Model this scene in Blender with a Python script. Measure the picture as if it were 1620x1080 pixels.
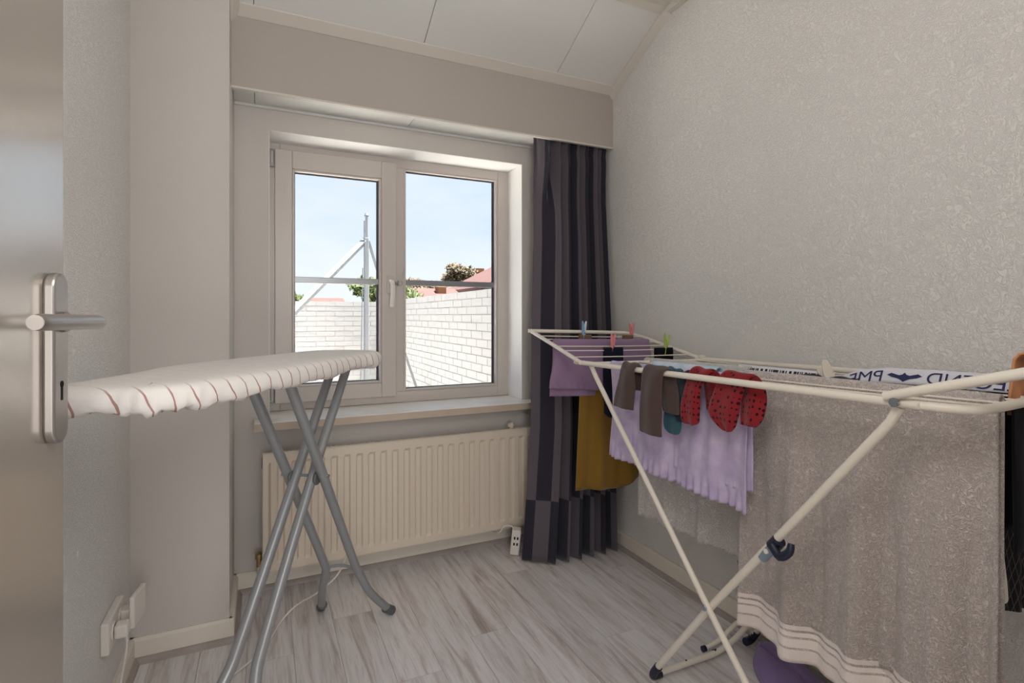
import bpy, bmesh, math, random
from mathutils import Vector, Matrix
R = math.radians
random.seed(7)
for o in list(bpy.data.objects):
    bpy.data.objects.remove(o, do_unlink=True)
scene = bpy.context.scene
col = scene.collection

# ------------------------------------------------------------------ camera
cam_d = bpy.data.cameras.new('camera')
cam = bpy.data.objects.new('camera', cam_d)
col.objects.link(cam)
cam_d.sensor_width = 36.0
cam_d.lens = 838.0 / 1620.0 * 36.0
cam_d.shift_y = (499.0 - 540.0) / 1620.0
cam_d.clip_start = 0.02
cam_d.clip_end = 300
cam.location = (0, 0, 1.10)
cam.rotation_euler = (R(90), 0, R(-25.22))
scene.camera = cam

# ------------------------------------------------------------------ colour management
vs = scene.view_settings
vs.view_transform = 'Standard'
vs.look = 'None'
vs.exposure = 0.12
vs.gamma = 1.0
vs.use_curve_mapping = False

# ------------------------------------------------------------------ world: pale blue sky with thin cloud
w = bpy.data.worlds.new('sky')
scene.world = w
w.use_nodes = True
nt = w.node_tree
nt.nodes.clear()
N = nt.nodes.new
wo = N('ShaderNodeOutputWorld')
bg = N('ShaderNodeBackground')
tc = N('ShaderNodeTexCoord')
sp = N('ShaderNodeSeparateXYZ')
rp = N('ShaderNodeValToRGB')
rp.color_ramp.elements[0].position = 0.0
rp.color_ramp.elements[0].color = (0.86, 0.92, 1.0, 1)
rp.color_ramp.elements[1].position = 1.0
rp.color_ramp.elements[1].color = (0.42, 0.64, 0.97, 1)
e = rp.color_ramp.elements.new(0.08)
e.color = (0.80, 0.89, 1.0, 1)
e = rp.color_ramp.elements.new(0.30)
e.color = (0.50, 0.70, 0.97, 1)
mp = N('ShaderNodeMapping')
mp.inputs['Scale'].default_value = (2.2, 2.2, 6.0)
mp.inputs['Location'].default_value = (5.3, 1.9, 0.2)
nz = N('ShaderNodeTexNoise')
nz.inputs['Scale'].default_value = 1.6
nz.inputs['Detail'].default_value = 5
nz.inputs['Roughness'].default_value = 0.55
cr = N('ShaderNodeValToRGB')
cr.color_ramp.elements[0].position = 0.36
cr.color_ramp.elements[1].position = 0.95
cr.color_ramp.elements[1].color = (0.8, 0.8, 0.8, 1)
mx = N('ShaderNodeMix')
mx.data_type = 'RGBA'
mx.inputs['B'].default_value = (1.0, 1.0, 1.0, 1)
L = nt.links.new
L(tc.outputs['Generated'], sp.inputs[0])
L(sp.outputs['Z'], rp.inputs[0])
L(tc.outputs['Generated'], mp.inputs[0])
L(mp.outputs[0], nz.inputs['Vector'])
L(nz.outputs[0], cr.inputs[0])
L(cr.outputs[0], mx.inputs['Factor'])
L(rp.outputs[0], mx.inputs['A'])
L(mx.outputs['Result'], bg.inputs['Color'])
bg.inputs['Strength'].default_value = 0.98
L(bg.outputs[0], wo.inputs[0])

# ------------------------------------------------------------------ high sun: floods the pale terrace outside, none enters the window directly
sd = bpy.data.lights.new('sun', 'SUN')
sd.energy = 26.0
sd.angle = R(1.5)
sd.color = (1.0, 0.96, 0.90)
sun = bpy.data.objects.new('sun', sd)
col.objects.link(sun)
sun.rotation_euler = Vector((-0.36, 0.03, -0.93)).to_track_quat('-Z', 'Y').to_euler()

# ------------------------------------------------------------------ added fill lights, both unseen: one in the hall, one inside the doorway
def area(name, loc, to, sx, sy, watt, colr, shape='RECTANGLE'):
    d = bpy.data.lights.new(name, 'AREA')
    d.shape = shape
    d.size = sx
    if shape in ('RECTANGLE', 'ELLIPSE'):
        d.size_y = sy
    d.energy = watt
    d.color = colr
    o = bpy.data.objects.new(name, d)
    col.objects.link(o)
    o.location = loc
    o.rotation_euler = (Vector(to) - Vector(loc)).to_track_quat('-Z', 'Y').to_euler()
    return o
area('hall_fill', (0.08, -1.30, 1.05), (0.20, 0.5, 1.0), 0.9, 1.7, 20.0, (1.0, 0.99, 0.98))  # area fill added in the hall to brighten the room from behind
# soft point fill added just inside the doorway, with no fixture (above and behind the frame)
fill_d = bpy.data.lights.new('doorway_fill', 'POINT')
fill_d.energy = 12.5
fill_d.shadow_soft_size = 0.20
fill_d.color = (1.0, 0.985, 0.965)
fill_o = bpy.data.objects.new('doorway_fill', fill_d)
col.objects.link(fill_o)
fill_o.location = (0.30, 0.34, 1.58)

# ================================================================== helpers
def lin(c):
    return tuple(((v / 255.0) / 12.92 if v / 255.0 <= 0.04045 else ((v / 255.0 + 0.055) / 1.055) ** 2.4) for v in c)

OFF = {}
def ob(name, me, parent=None, loc=None):
    o = bpy.data.objects.new(name, me)
    col.objects.link(o)
    if parent is not None:
        o.parent = parent
    if loc is not None:
        o.location = loc
    return o

def tag(o, label=None, cat=None, group=None, kind=None):
    if label: o['label'] = label
    if cat: o['category'] = cat
    if group: o['group'] = group
    if kind: o['kind'] = kind
    return o

def thing(name, label, cat, loc, group=None):
    o = ob(name, None, None, loc)
    o.empty_display_size = 0.05
    OFF[o.name] = Vector(loc)
    return tag(o, label, cat, group)

class MB:
    def __init__(s):
        s.v = []; s.f = []; s.uv = None
    def add(s, v, f):
        n = len(s.v)
        s.v += [tuple(p) for p in v]
        s.f += [tuple(i + n for i in q) for q in f]
        return s
    def box(s, x0, x1, y0, y1, z0, z1, m=None):
        v = [(x0,y0,z0),(x1,y0,z0),(x1,y1,z0),(x0,y1,z0),(x0,y0,z1),(x1,y0,z1),(x1,y1,z1),(x0,y1,z1)]
        if m: v = [m @ Vector(p) for p in v]
        return s.add(v, [(3,2,1,0),(4,5,6,7),(0,1,5,4),(1,2,6,5),(2,3,7,6),(3,0,4,7)])
    def tube(s, pts, r, seg=10, smooth=0, cap=True, flat=None, up=None):
        """tube along pts; r number or list; flat=(a,b) elliptical half axes"""
        P = [Vector(p) for p in pts]
        rr = r if isinstance(r, (list, tuple)) else [r] * len(P)
        if smooth:
            P, rr = catmull(P, rr, smooth)
        n = len(P)
        T = []
        for i in range(n):
            a = P[max(i-1, 0)]; b = P[min(i+1, n-1)]
            t = (b - a)
            T.append(t.normalized() if t.length > 1e-9 else Vector((0,0,1)))
        ref = Vector(up) if up else (Vector((0,0,1)) if abs(T[0].z) < 0.9 else Vector((1,0,0)))
        u = (ref - T[0] * ref.dot(T[0])).normalized()
        vs_, base = [], len(s.v)
        for i in range(n):
            u = (u - T[i] * u.dot(T[i])).normalized()
            w_ = T[i].cross(u)
            for k in range(seg):
                a = 2 * math.pi * k / seg
                if flat:
                    vs_.append(P[i] + u * math.cos(a) * flat[0] + w_ * math.sin(a) * flat[1])
                else:
                    vs_.append(P[i] + (u * math.cos(a) + w_ * math.sin(a)) * rr[i])
        fs = []
        for i in range(n-1):
            for k in range(seg):
                k2 = (k+1) % seg
                fs.append((i*seg+k, i*seg+k2, (i+1)*seg+k2, (i+1)*seg+k))
        if cap:
            fs.append(tuple(reversed(range(seg))))
            fs.append(tuple((n-1)*seg + k for k in range(seg)))
        return s.add(vs_, fs)
    def lathe(s, prof, c, axis=(0,0,1), seg=20):
        """prof: list of (r, h) along axis from c"""
        ax = Vector(axis).normalized()
        ref = Vector((1,0,0)) if abs(ax.x) < 0.9 else Vector((0,1,0))
        u = (ref - ax * ref.dot(ax)).normalized(); w_ = ax.cross(u); c = Vector(c)
        vv, ff = [], []
        for r, h in prof:
            for k in range(seg):
                a = 2*math.pi*k/seg
                vv.append(c + ax*h + (u*math.cos(a) + w_*math.sin(a))*max(r, 1e-5))
        for i in range(len(prof)-1):
            for k in range(seg):
                k2 = (k+1) % seg
                ff.append((i*seg+k, i*seg+k2, (i+1)*seg+k2, (i+1)*seg+k))
        ff.append(tuple(reversed(range(seg))))
        ff.append(tuple((len(prof)-1)*seg + k for k in range(seg)))
        return s.add(vv, ff)
    def prism(s, poly, d0, d1, fn):
        """extrude 2-D poly between depth d0..d1; fn(u,v,d)->xyz"""
        n = len(poly)
        v = [fn(a, b, d0) for a, b in poly] + [fn(a, b, d1) for a, b in poly]
        f = [tuple(reversed(range(n))), tuple(range(n, 2*n))]
        for i in range(n):
            j = (i+1) % n
            f.append((i, j, n+j, n+i))
        return s.add(v, f)
    def grid(s, rows, closed=False):
        nr, nc = len(rows), len(rows[0])
        v = [p for r in rows for p in r]
        f = []
        for i in range(nr-1):
            for k in range(nc if closed else nc-1):
                k2 = (k+1) % nc
                f.append((i*nc+k, i*nc+k2, (i+1)*nc+k2, (i+1)*nc+k))
        return s.add(v, f)
    def build(s, name, mat, parent=None, smooth=False, bevel=0, uv=None, sharp=40, solid=0, subsurf=0, segs=2):
        off = Vector((0,0,0))
        if parent is not None:
            off = OFF.get(parent.name, Vector((0,0,0)))
        me = bpy.data.meshes.new(name)
        me.from_pydata([tuple(Vector(p) - off) for p in s.v], [], s.f)
        if uv is not None:
            ul = me.uv_layers.new(name='UVMap')
            for l in me.loops:
                ul.data[l.index].uv = uv[l.vertex_index]
        bm = bmesh.new(); bm.from_mesh(me)
        bmesh.ops.recalc_face_normals(bm, faces=bm.faces)
        bm.to_mesh(me); bm.free()
        if mat: me.materials.append(mat)
        o = ob(name, me, parent)
        OFF[o.name] = off
        if smooth:
            for p in me.polygons: p.use_smooth = True
            if sharp:
                try: me.set_sharp_from_angle(angle=R(sharp))
                except Exception: pass
        if solid:
            m = o.modifiers.new('solid', 'SOLIDIFY'); m.thickness = solid; m.offset = 0
        if bevel:
            m = o.modifiers.new('bevel', 'BEVEL'); m.width = bevel; m.segments = segs; m.limit_method = 'ANGLE'; m.angle_limit = R(40)
        if subsurf:
            m = o.modifiers.new('sub', 'SUBSURF'); m.levels = subsurf; m.render_levels = subsurf
        return o

def catmull(P, rr, k, closed=False):
    out, ro = [], []
    n = len(P)
    rng = n if closed else n-1
    for i in range(rng):
        if closed:
            p0, p1, p2, p3 = P[i-1], P[i], P[(i+1) % n], P[(i+2) % n]
        else:
            p0, p1, p2, p3 = P[max(i-1,0)], P[i], P[i+1], P[min(i+2,n-1)]
        for j in range(k):
            t = j / k
            out.append(0.5*((2*p1) + (p2-p0)*t + (2*p0-5*p1+4*p2-p3)*t*t + (3*p1-p0-3*p2+p3)*t**3))
            ro.append(rr[i] + (rr[(i+1) % n]-rr[i])*t)
    if not closed:
        out.append(P[-1]); ro.append(rr[-1])
    return out, ro

def lerp(a, b, t): return a + (b-a)*t
def sstep(t):
    t = max(0.0, min(1.0, t)); return t*t*(3-2*t)
def interp(tab, x):
    if x <= tab[0][0]: return tab[0][1]
    for (a, b), (c, d) in zip(tab, tab[1:]):
        if x <= c: return lerp(b, d, (x-a)/(c-a))
    return tab[-1][1]

# ================================================================== materials
def mat(name, rgb, rough=0.6, metal=0.0, spec=0.5, bump=None, var=None, sheen=0.0, coords='Object', trans=0, coat=0):
    """bump=(scale, strength, dist[, detail[, distortion]]), var=(scale, rgb2, amount)"""
    m = bpy.data.materials.new(name); m.use_nodes = True
    t = m.node_tree; b = t.nodes['Principled BSDF']
    c = lin(rgb)
    b.inputs['Base Color'].default_value = (*c, 1)
    b.inputs['Roughness'].default_value = rough
    b.inputs['Metallic'].default_value = metal
    b.inputs['Specular IOR Level'].default_value = spec
    if sheen:
        b.inputs['Sheen Weight'].default_value = sheen
        b.inputs['Sheen Roughness'].default_value = 0.5
    if coat:
        b.inputs['Coat Weight'].default_value = coat
        b.inputs['Coat Roughness'].default_value = 0.15
    tcn = t.nodes.new('ShaderNodeTexCoord')
    if var:
        n = t.nodes.new('ShaderNodeTexNoise'); n.inputs['Scale'].default_value = var[0]; n.inputs['Detail'].default_value = 4
        t.links.new(tcn.outputs[coords], n.inputs['Vector'])
        r = t.nodes.new('ShaderNodeValToRGB')
        r.color_ramp.elements[0].position = 0.5 - var[2]; r.color_ramp.elements[1].position = 0.5 + var[2]
        r.color_ramp.elements[0].color = (*c, 1); r.color_ramp.elements[1].color = (*lin(var[1]), 1)
        t.links.new(n.outputs[0], r.inputs[0]); t.links.new(r.outputs[0], b.inputs['Base Color'])
    if bump:
        n = t.nodes.new('ShaderNodeTexNoise'); n.inputs['Scale'].default_value = bump[0]
        n.inputs['Detail'].default_value = bump[3] if len(bump) > 3 else 3
        n.inputs['Distortion'].default_value = bump[4] if len(bump) > 4 else 0
        t.links.new(tcn.outputs[coords], n.inputs['Vector'])
        bp = t.nodes.new('ShaderNodeBump'); bp.inputs['Strength'].default_value = bump[1]; bp.inputs['Distance'].default_value = bump[2]
        t.links.new(n.outputs[0], bp.inputs['Height']); t.links.new(bp.outputs[0], b.inputs['Normal'])
    return m

def nodes(m): return m.node_tree, m.node_tree.nodes, m.node_tree.links, m.node_tree.nodes['Principled BSDF']

M = {}
def wallpaper(name, rgb, scale, strength, dist):
    m = mat(name, rgb, 0.85, spec=0.25)
    t, ns, ls, b = nodes(m)
    tcn = ns['Texture Coordinate'] if 'Texture Coordinate' in ns else ns.new('ShaderNodeTexCoord')
    n1 = ns.new('ShaderNodeTexNoise'); n1.inputs['Scale'].default_value = scale; n1.inputs['Detail'].default_value = 2; n1.inputs['Distortion'].default_value = 1.6
    ls.new(tcn.outputs['Object'], n1.inputs['Vector'])
    # worm-like raised fibres: ridge of the noise
    s1 = ns.new('ShaderNodeMath'); s1.operation = 'SUBTRACT'; s1.inputs[1].default_value = 0.5
    a1 = ns.new('ShaderNodeMath'); a1.operation = 'ABSOLUTE'
    r1 = ns.new('ShaderNodeMapRange'); r1.inputs['From Min'].default_value = 0.0; r1.inputs['From Max'].default_value = 0.09
    r1.inputs['To Min'].default_value = 1.0; r1.inputs['To Max'].default_value = 0.0
    ls.new(n1.outputs[0], s1.inputs[0]); ls.new(s1.outputs[0], a1.inputs[0]); ls.new(a1.outputs[0], r1.inputs['Value'])
    bp = ns.new('ShaderNodeBump'); bp.inputs['Strength'].default_value = strength; bp.inputs['Distance'].default_value = dist
    ls.new(r1.outputs[0], bp.inputs['Height']); ls.new(bp.outputs[0], b.inputs['Normal'])
    return m
M['wall'] = wallpaper('wall_textured_lit', (238, 235, 231), 75, 0.65, 0.0025)  # side walls lightened: the light they catch is partly in the colour
M['wall_shaded'] = wallpaper('wall_fine_shaded', (212, 206, 200), 150, 0.30, 0.0010)  # darker base colour carries the shade of window wall and pier
M['pelmet_shaded'] = mat('pelmet_shaded_paint', (184, 175, 167), 0.75, spec=0.3, bump=(60, 0.08, 0.001))  # pelmet board's shade is put into this darker colour
M['panel'] = mat('ceiling_panel_white', (226, 225, 221), 0.55, spec=0.35, bump=(18, 0.05, 0.001))
M['trim'] = mat('cream_trim_paint', (232, 224, 212), 0.5, spec=0.4)
M['ctrim'] = mat('ceiling_trim_white', (214, 207, 197), 0.5, spec=0.4)
M['pvc'] = mat('window_plastic', (204, 195, 188), 0.35, spec=0.5)
M['pvc_gasket'] = mat('window_gasket', (70, 70, 76), 0.6)  # dark gasket strips round the panes
M['bar'] = mat('glazing_bar_aluminium', (150, 152, 155), 0.35, metal=0.6)
M['sill_top'] = mat('sill_stone', (243, 239, 232), 0.3, spec=0.5, var=(14, (236, 229, 218), 0.25))
M['radiator'] = mat('radiator_enamel', (228, 215, 198), 0.4, spec=0.5)
M['dark'] = mat('dark_slot', (38, 34, 32), 0.8)
M['brass'] = mat('valve_brass', (176, 150, 110), 0.35, metal=0.8)
M['door'] = mat('door_satin_grey', (206, 199, 191), 0.20, metal=0.72, spec=0.9, bump=(5, 0.05, 0.004), var=(3, (198, 190, 182), 0.3))
M['steel'] = mat('satin_aluminium', (176, 172, 168), 0.32, metal=0.9, bump=(80, 0.05, 0.0005))
M['blackhole'] = mat('keyhole_black', (8, 8, 8), 0.9)
M['rack'] = mat('rack_white_enamel', (236, 228, 214), 0.35, spec=0.5)
M['navyplastic'] = mat('navy_plastic', (24, 32, 54), 0.4)
M['greyplastic'] = mat('blue_grey_plastic', (128, 146, 160), 0.4)
M['bolt'] = mat('zinc_bolt', (170, 180, 190), 0.25, metal=0.9)
M['legmetal'] = mat('ironing_leg_grey_enamel', (158, 161, 163), 0.36, metal=0.35, spec=0.5)
M['legfoot'] = mat('grey_foot_cap', (96, 98, 100), 0.6)
M['socket'] = mat('white_socket_plastic', (236, 230, 222), 0.4)
M['cord'] = mat('white_cord', (232, 226, 220), 0.5)

# glass: thin clear pane
def glass_mat():
    m = bpy.data.materials.new('window_glass'); m.use_nodes = True
    t = m.node_tree; t.nodes.clear()
    o = t.nodes.new('ShaderNodeOutputMaterial'); mixs = t.nodes.new('ShaderNodeMixShader')
    tr = t.nodes.new('ShaderNodeBsdfTransparent'); tr.inputs[0].default_value = (0.99, 0.995, 0.99, 1)
    gl = t.nodes.new('ShaderNodeBsdfGlossy'); gl.inputs['Roughness'].default_value = 0.02
    lw = t.nodes.new('ShaderNodeLayerWeight'); lw.inputs[0].default_value = 0.5
    pw_ = t.nodes.new('ShaderNodeMath'); pw_.operation = 'POWER'; pw_.inputs[1].default_value = 5.0
    fr = t.nodes.new('ShaderNodeMath'); fr.operation = 'MULTIPLY_ADD'; fr.inputs[1].default_value = 0.35; fr.inputs[2].default_value = 0.0
    t.links.new(lw.outputs['Facing'], pw_.inputs[0]); t.links.new(pw_.outputs[0], fr.inputs[0])
    t.links.new(fr.outputs[0], mixs.inputs[0]); t.links.new(tr.outputs[0], mixs.inputs[1]); t.links.new(gl.outputs[0], mixs.inputs[2])
    t.links.new(mixs.outputs[0], o.inputs[0])
    return m
M['glass'] = glass_mat()

# laminate: white-washed planks with grey-brown grain running along Y
def laminate():
    m = mat('whitewashed_laminate', (208, 202, 200), 0.42, spec=0.45)
    t, ns, ls, b = nodes(m)
    g = ns.new('ShaderNodeNewGeometry'); oi = ns.new('ShaderNodeObjectInfo')
    mu = ns.new('ShaderNodeVectorMath'); mu.operation = 'MULTIPLY'; mu.inputs[1].default_value = (26, 2.2, 1)
    ad = ns.new('ShaderNodeVectorMath'); ad.operation = 'ADD'
    sc = ns.new('ShaderNodeVectorMath'); sc.operation = 'SCALE'; sc.inputs['Scale'].default_value = 37.0
    cx = ns.new('ShaderNodeCombineXYZ')
    ls.new(oi.outputs['Random'], cx.inputs[0]); ls.new(oi.outputs['Random'], cx.inputs[2])
    ls.new(cx.outputs[0], sc.inputs[0]); ls.new(g.outputs['Position'], mu.inputs[0])
    ls.new(mu.outputs[0], ad.inputs[0]); ls.new(sc.outputs[0], ad.inputs[1])
    n = ns.new('ShaderNodeTexNoise'); n.inputs['Scale'].default_value = 1.0; n.inputs['Detail'].default_value = 6; n.inputs['Roughness'].default_value = 0.62; n.inputs['Distortion'].default_value = 0.9
    ls.new(ad.outputs[0], n.inputs['Vector'])
    r = ns.new('ShaderNodeValToRGB'); el = r.color_ramp.elements
    el[0].position = 0.28; el[0].color = (*lin((180, 166, 162)), 1)
    el[1].position = 0.62; el[1].color = (*lin((234, 230, 230)), 1)
    e2 = el.new(0.42); e2.color = (*lin((212, 203, 200)), 1)
    e3 = el.new(0.50); e3.color = (*lin((227, 221, 220)), 1)
    ls.new(n.outputs[0], r.inputs[0])
    # fine grain lines
    mu2 = ns.new('ShaderNodeVectorMath'); mu2.operation = 'MULTIPLY'; mu2.inputs[1].default_value = (150, 6, 1)
    ls.new(g.outputs['Position'], mu2.inputs[0])
    ad2 = ns.new('ShaderNodeVectorMath'); ad2.operation = 'ADD'
    ls.new(mu2.outputs[0], ad2.inputs[0]); ls.new(sc.outputs[0], ad2.inputs[1])
    n2 = ns.new('ShaderNodeTexNoise'); n2.inputs['Scale'].default_value = 1.0; n2.inputs['Detail'].default_value = 3; n2.inputs['Distortion'].default_value = 1.2
    ls.new(ad2.outputs[0], n2.inputs['Vector'])
    r2 = ns.new('ShaderNodeMapRange'); r2.inputs['From Min'].default_value = 0.30; r2.inputs['From Max'].default_value = 0.5; r2.inputs['To Min'].default_value = 0.80; r2.inputs['To Max'].default_value = 1.0
    ls.new(n2.outputs[0], r2.inputs['Value'])
    # plank to plank tone
    r3 = ns.new('ShaderNodeMapRange'); r3.inputs['To Min'].default_value = 0.93; r3.inputs['To Max'].default_value = 1.03
    ls.new(oi.outputs['Random'], r3.inputs['Value'])
    m1 = ns.new('ShaderNodeMath'); m1.operation = 'MULTIPLY'; ls.new(r2.outputs[0], m1.inputs[0]); ls.new(r3.outputs[0], m1.inputs[1])
    v = ns.new('ShaderNodeVectorMath'); v.operation = 'SCALE'
    ls.new(r.outputs[0], v.inputs[0]); ls.new(m1.outputs[0], v.inputs['Scale']); ls.new(v.outputs[0], b.inputs['Base Color'])
    return m
M['laminate'] = laminate()
M['underlay'] = mat('floor_underlay', (120, 112, 106), 0.9)
M['shoe'] = mat('grey_laminate_shoe_moulding', (176, 166, 160), 0.5, var=(9, (160, 149, 142), 0.2))

# ================================================================== the room
XL, XR, YW, YP = -0.380, 1.545, 2.367, 2.037   # left wall, right wall, window wall, pier front
XP = -0.102                                      # pier side
YB = -0.10                                       # wall behind the camera
ZC = 2.392                                       # flat ceiling
SL = 0.52                                        # ceiling slope
def zs(y): return 2.194 + SL*(2.100 - y)
YF = 2.100 - (ZC - 2.194)/SL

def struct(o):
    o['kind'] = 'structure'; return o

# floor and its planks
fl = struct(MB().box(XL-0.1, XR+0.1, -1.7, YW+0.1, -0.12, -0.008).build('floor', M['underlay']))
unit = MB().box(-0.5, 0.5, -0.5, 0.5, -0.5, 0.5)
ume = bpy.data.meshes.new('plank'); ume.from_pydata(unit.v, [], unit.f); ume.materials.append(M['laminate'])
PW = 0.138
i0 = -5
joints = {0: [2.01, 0.72], 3: [1.70, 0.42]}
k = 0
for i in range(-5, 10):
    x0 = 0.230 + i*PW
    x1 = x0 + PW
    a, b = max(x0, XL), min(x1, XR)
    if b - a < 0.005: continue
    js = joints.get(i)
    if js is None:
        s0 = [1.42, 2.16, 1.05, 1.86, 1.30, 2.22, 1.58, 0.95, 1.77, 1.22, 2.05, 1.5, 0.9, 1.9, 1.3][i+5]
        js = [s0, s0-1.285]
    cuts = sorted([YW] + [j for j in js if -1.5 < j < YW-0.03] + [-1.6])
    for c0, c1 in zip(cuts, cuts[1:]):
        o = ob('plank', ume, fl)
        g = 0.0005
        o.scale = (b-a-2*g, c1-c0-2*g, 0.008)
        o.location = ((a+b)/2, (c0+c1)/2, -0.004)

# walls
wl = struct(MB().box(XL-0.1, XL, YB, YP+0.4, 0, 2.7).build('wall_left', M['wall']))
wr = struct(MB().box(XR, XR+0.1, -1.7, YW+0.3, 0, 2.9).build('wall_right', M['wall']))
pier = struct(MB().box(XL, XP, YP, YW+0.02, 0, 2.6).build('wall_pier', M['wall_shaded']))
# window wall with the opening
WX0, WX1, WZ0, WZ1 = 0.024, 1.170, 0.683, 1.853
YO = YW + 0.30
mw = MB()
mw.box(XP-0.02, WX0, YW, YO, -0.1, 2.6)
mw.box(WX1, XR+0.1, YW, YO, -0.1, 2.6)
mw.box(WX0, WX1, YW, YO, -0.1, WZ0-0.03)
mw.box(WX0, WX1, YW, YO, WZ1, 2.6)
wwo = struct(mw.build('wall_window', M['wall_shaded']))
M['reveal'] = mat('reveal_brightened', (243, 241, 238), 0.7, spec=0.3, bump=(90, 0.12, 0.001))  # added linings, colour brightened to carry window light on the jambs
MB().box(WX0, WX1, YW-0.0005, YW+0.19, WZ1-0.002, WZ1).build('reveal_lit_lining', M['reveal'], wwo)
MB().box(WX1-0.002, WX1, YW-0.0005, YW+0.19, WZ0, WZ1).build('reveal_lit_lining', M['reveal'], wwo)
MB().box(WX0, WX0+0.002, YW-0.0005, YW+0.19, WZ0, WZ1).build('reveal_lit_lining', M['reveal'], wwo)
# wall behind the camera (doorway on the left) and the hall beyond
mb = MB()
mb.box(0.52, XR+0.1, YB-0.1, YB, 0, 2.6)
mb.box(XL-0.1, 0.52, YB-0.1, YB, 2.08, 2.6)
struct(mb.build('wall_back', M['wall_shaded']))
mh = MB()
mh.box(-0.75, -0.65, -1.7, YB-0.05, 0, 2.6)
mh.box(-0.75, XL, YB-0.1, YB+0.02, 0, 2.6)
mh.box(-0.75, XR+0.1, -1.75, -1.65, 0, 2.6)
mh.box(-0.75, XR+0.1, -1.75, YB, 2.45, 2.55)
mh.box(-0.75, XL-0.1, -1.75, YB, -0.12, 0)
struct(mh.build('wall_hall', M['wall_shaded']))

# ceiling: flat part, sloped part, each panel separate
cl = struct(MB().box(XL-0.1, XR+0.1, YB-0.1, YF, ZC+0.012, ZC+0.10).prism(
    [(YF, ZC+0.012), (YW+0.3, zs(YW+0.3)+0.012), (YW+0.3, zs(YW+0.3)+0.14), (YF, ZC+0.14)], XL-0.1, XR+0.1, lambda a, b, d: (d, a, b)).build('ceiling', M['dark']))
seams = [XL, -0.028, 0.591, 1.210, XR]
YPEL = 2.125
for a, b in zip(seams, seams[1:]):
    g = 0.0011
    y0, y1 = YF, YPEL+0.02
    MB().prism([(y0, zs(y0)), (y1, zs(y1)), (y1, zs(y1)+0.012), (y0, zs(y0)+0.012)], a+g, b-g, lambda p, q, d: (d, p, q)).build('ceiling_panel', M['panel'], cl, bevel=0.0012, segs=1)
    MB().box(a+g, b-g, YB, YF, ZC, ZC+0.012).build('ceiling_panel', M['panel'], cl, bevel=0.0012, segs=1)

# pelmet box over the window: front board, soffit panels, curtain track
pel = struct(MB().box(XP, XR, YPEL, YPEL+0.012, 1.917, 2.20).build('pelmet', M['pelmet_shaded'], bevel=0.001, segs=1))
MB().box(XP, XR, YPEL-0.003, YPEL+0.014, 1.910, 1.917).build('edge_strip', M['ctrim'], pel)
for a, b in zip([XP, -0.028, 0.591, XR], [-0.028, 0.591, XR]):
    MB().box(a+0.001, b-0.001, YPEL+0.012, YW, 1.948, 1.958).build('soffit_panel', M['panel'], pel)
MB().box(XP, XR, YW-0.012, YW, 1.936, 1.948).build('soffit_bead', M['panel'], pel, bevel=0.003)
MB().box(0.9, XR-0.005, 2.155, 2.175, 1.938, 1.948).build('curtain_track', M['ctrim'], pel)
# cornice strips under the sloped ceiling
co = MB().prism([(YPEL+0.004, 2.167), (YPEL-0.003, 2.167), (YPEL-0.038, zs(YPEL-0.038)-0.004), (YPEL-0.038, zs(YPEL-0.038)+0.002), (YPEL+0.004, zs(YPEL)+0.002)], XP, XR, lambda p, q, d: (d, p, q))
struct(co.build('trim_1', M['ctrim'], bevel=0.001, segs=1))
def slope_strip(x0, x1):
    y0, y1 = YF, YPEL
    v = []
    for y in (y0, y1):
        v += [(x0, y, zs(y)+0.001), (x1, y, zs(y)+0.001), (x1, y, zs(y)-0.034), (lerp(x0, x1, 0.75), y, zs(y)-0.030), (x0, y, zs(y)-0.006)]
    f = [(0,1,2,3,4), (9,8,7,6,5)] + [(i, (i+1) % 5, 5+(i+1) % 5, 5+i) for i in range(5)]
    return MB().add(v, f)
struct(slope_strip(XR-0.030, XR).build('trim_2', M['ctrim']))
struct(slope_strip(XP+0.030, XP).build('trim_3', M['ctrim']))
struct(MB().prism([(YF-0.03, ZC), (YF+0.03, zs(YF+0.03)), (YF+0.03, zs(YF+0.03)-0.010), (YF, ZC-0.012), (YF-0.03, ZC-0.010)], XL, XR, lambda p, q, d: (d, p, q)).build('trim_4', M['ctrim']))
struct(MB().box(XR-0.03, XR, YB, YF, ZC-0.03, ZC).build('trim_5', M['ctrim'], bevel=0.004))

# baseboards with the laminate shoe moulding
def base(name, a, b, n):
    """a,b 2-D ends on the wall, n inward normal"""
    a = Vector((*a, 0)); b = Vector((*b, 0)); n = Vector((*n, 0)); d = (b-a)
    def fn(p, q, t): return tuple(a + d*t + n*p + Vector((0, 0, q)))
    o = MB().prism([(0, 0), (0.015, 0), (0.015, 0.068), (0.009, 0.077), (0, 0.077)], 0, 1, fn).build(name, M['trim'])
    struct(o)
    MB().prism([(0.015, 0), (0.030, 0), (0.028, 0.009), (0.022, 0.016), (0.015, 0.018)], 0, 1, fn).build('shoe_moulding', M['shoe'], o)
    return o
base('baseboard_window', (XP, YW), (XR, YW), (0, -1))
base('baseboard_right', (XR, YB), (XR, YW), (-1, 0))
base('baseboard_left', (XL, YB+0.15), (XL, YP), (1, 0))
base('baseboard_pier', (XL, YP), (XP+0.015, YP), (0, -1))
base('baseboard_return', (XP, YP-0.015), (XP, YW), (1, 0))

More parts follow.
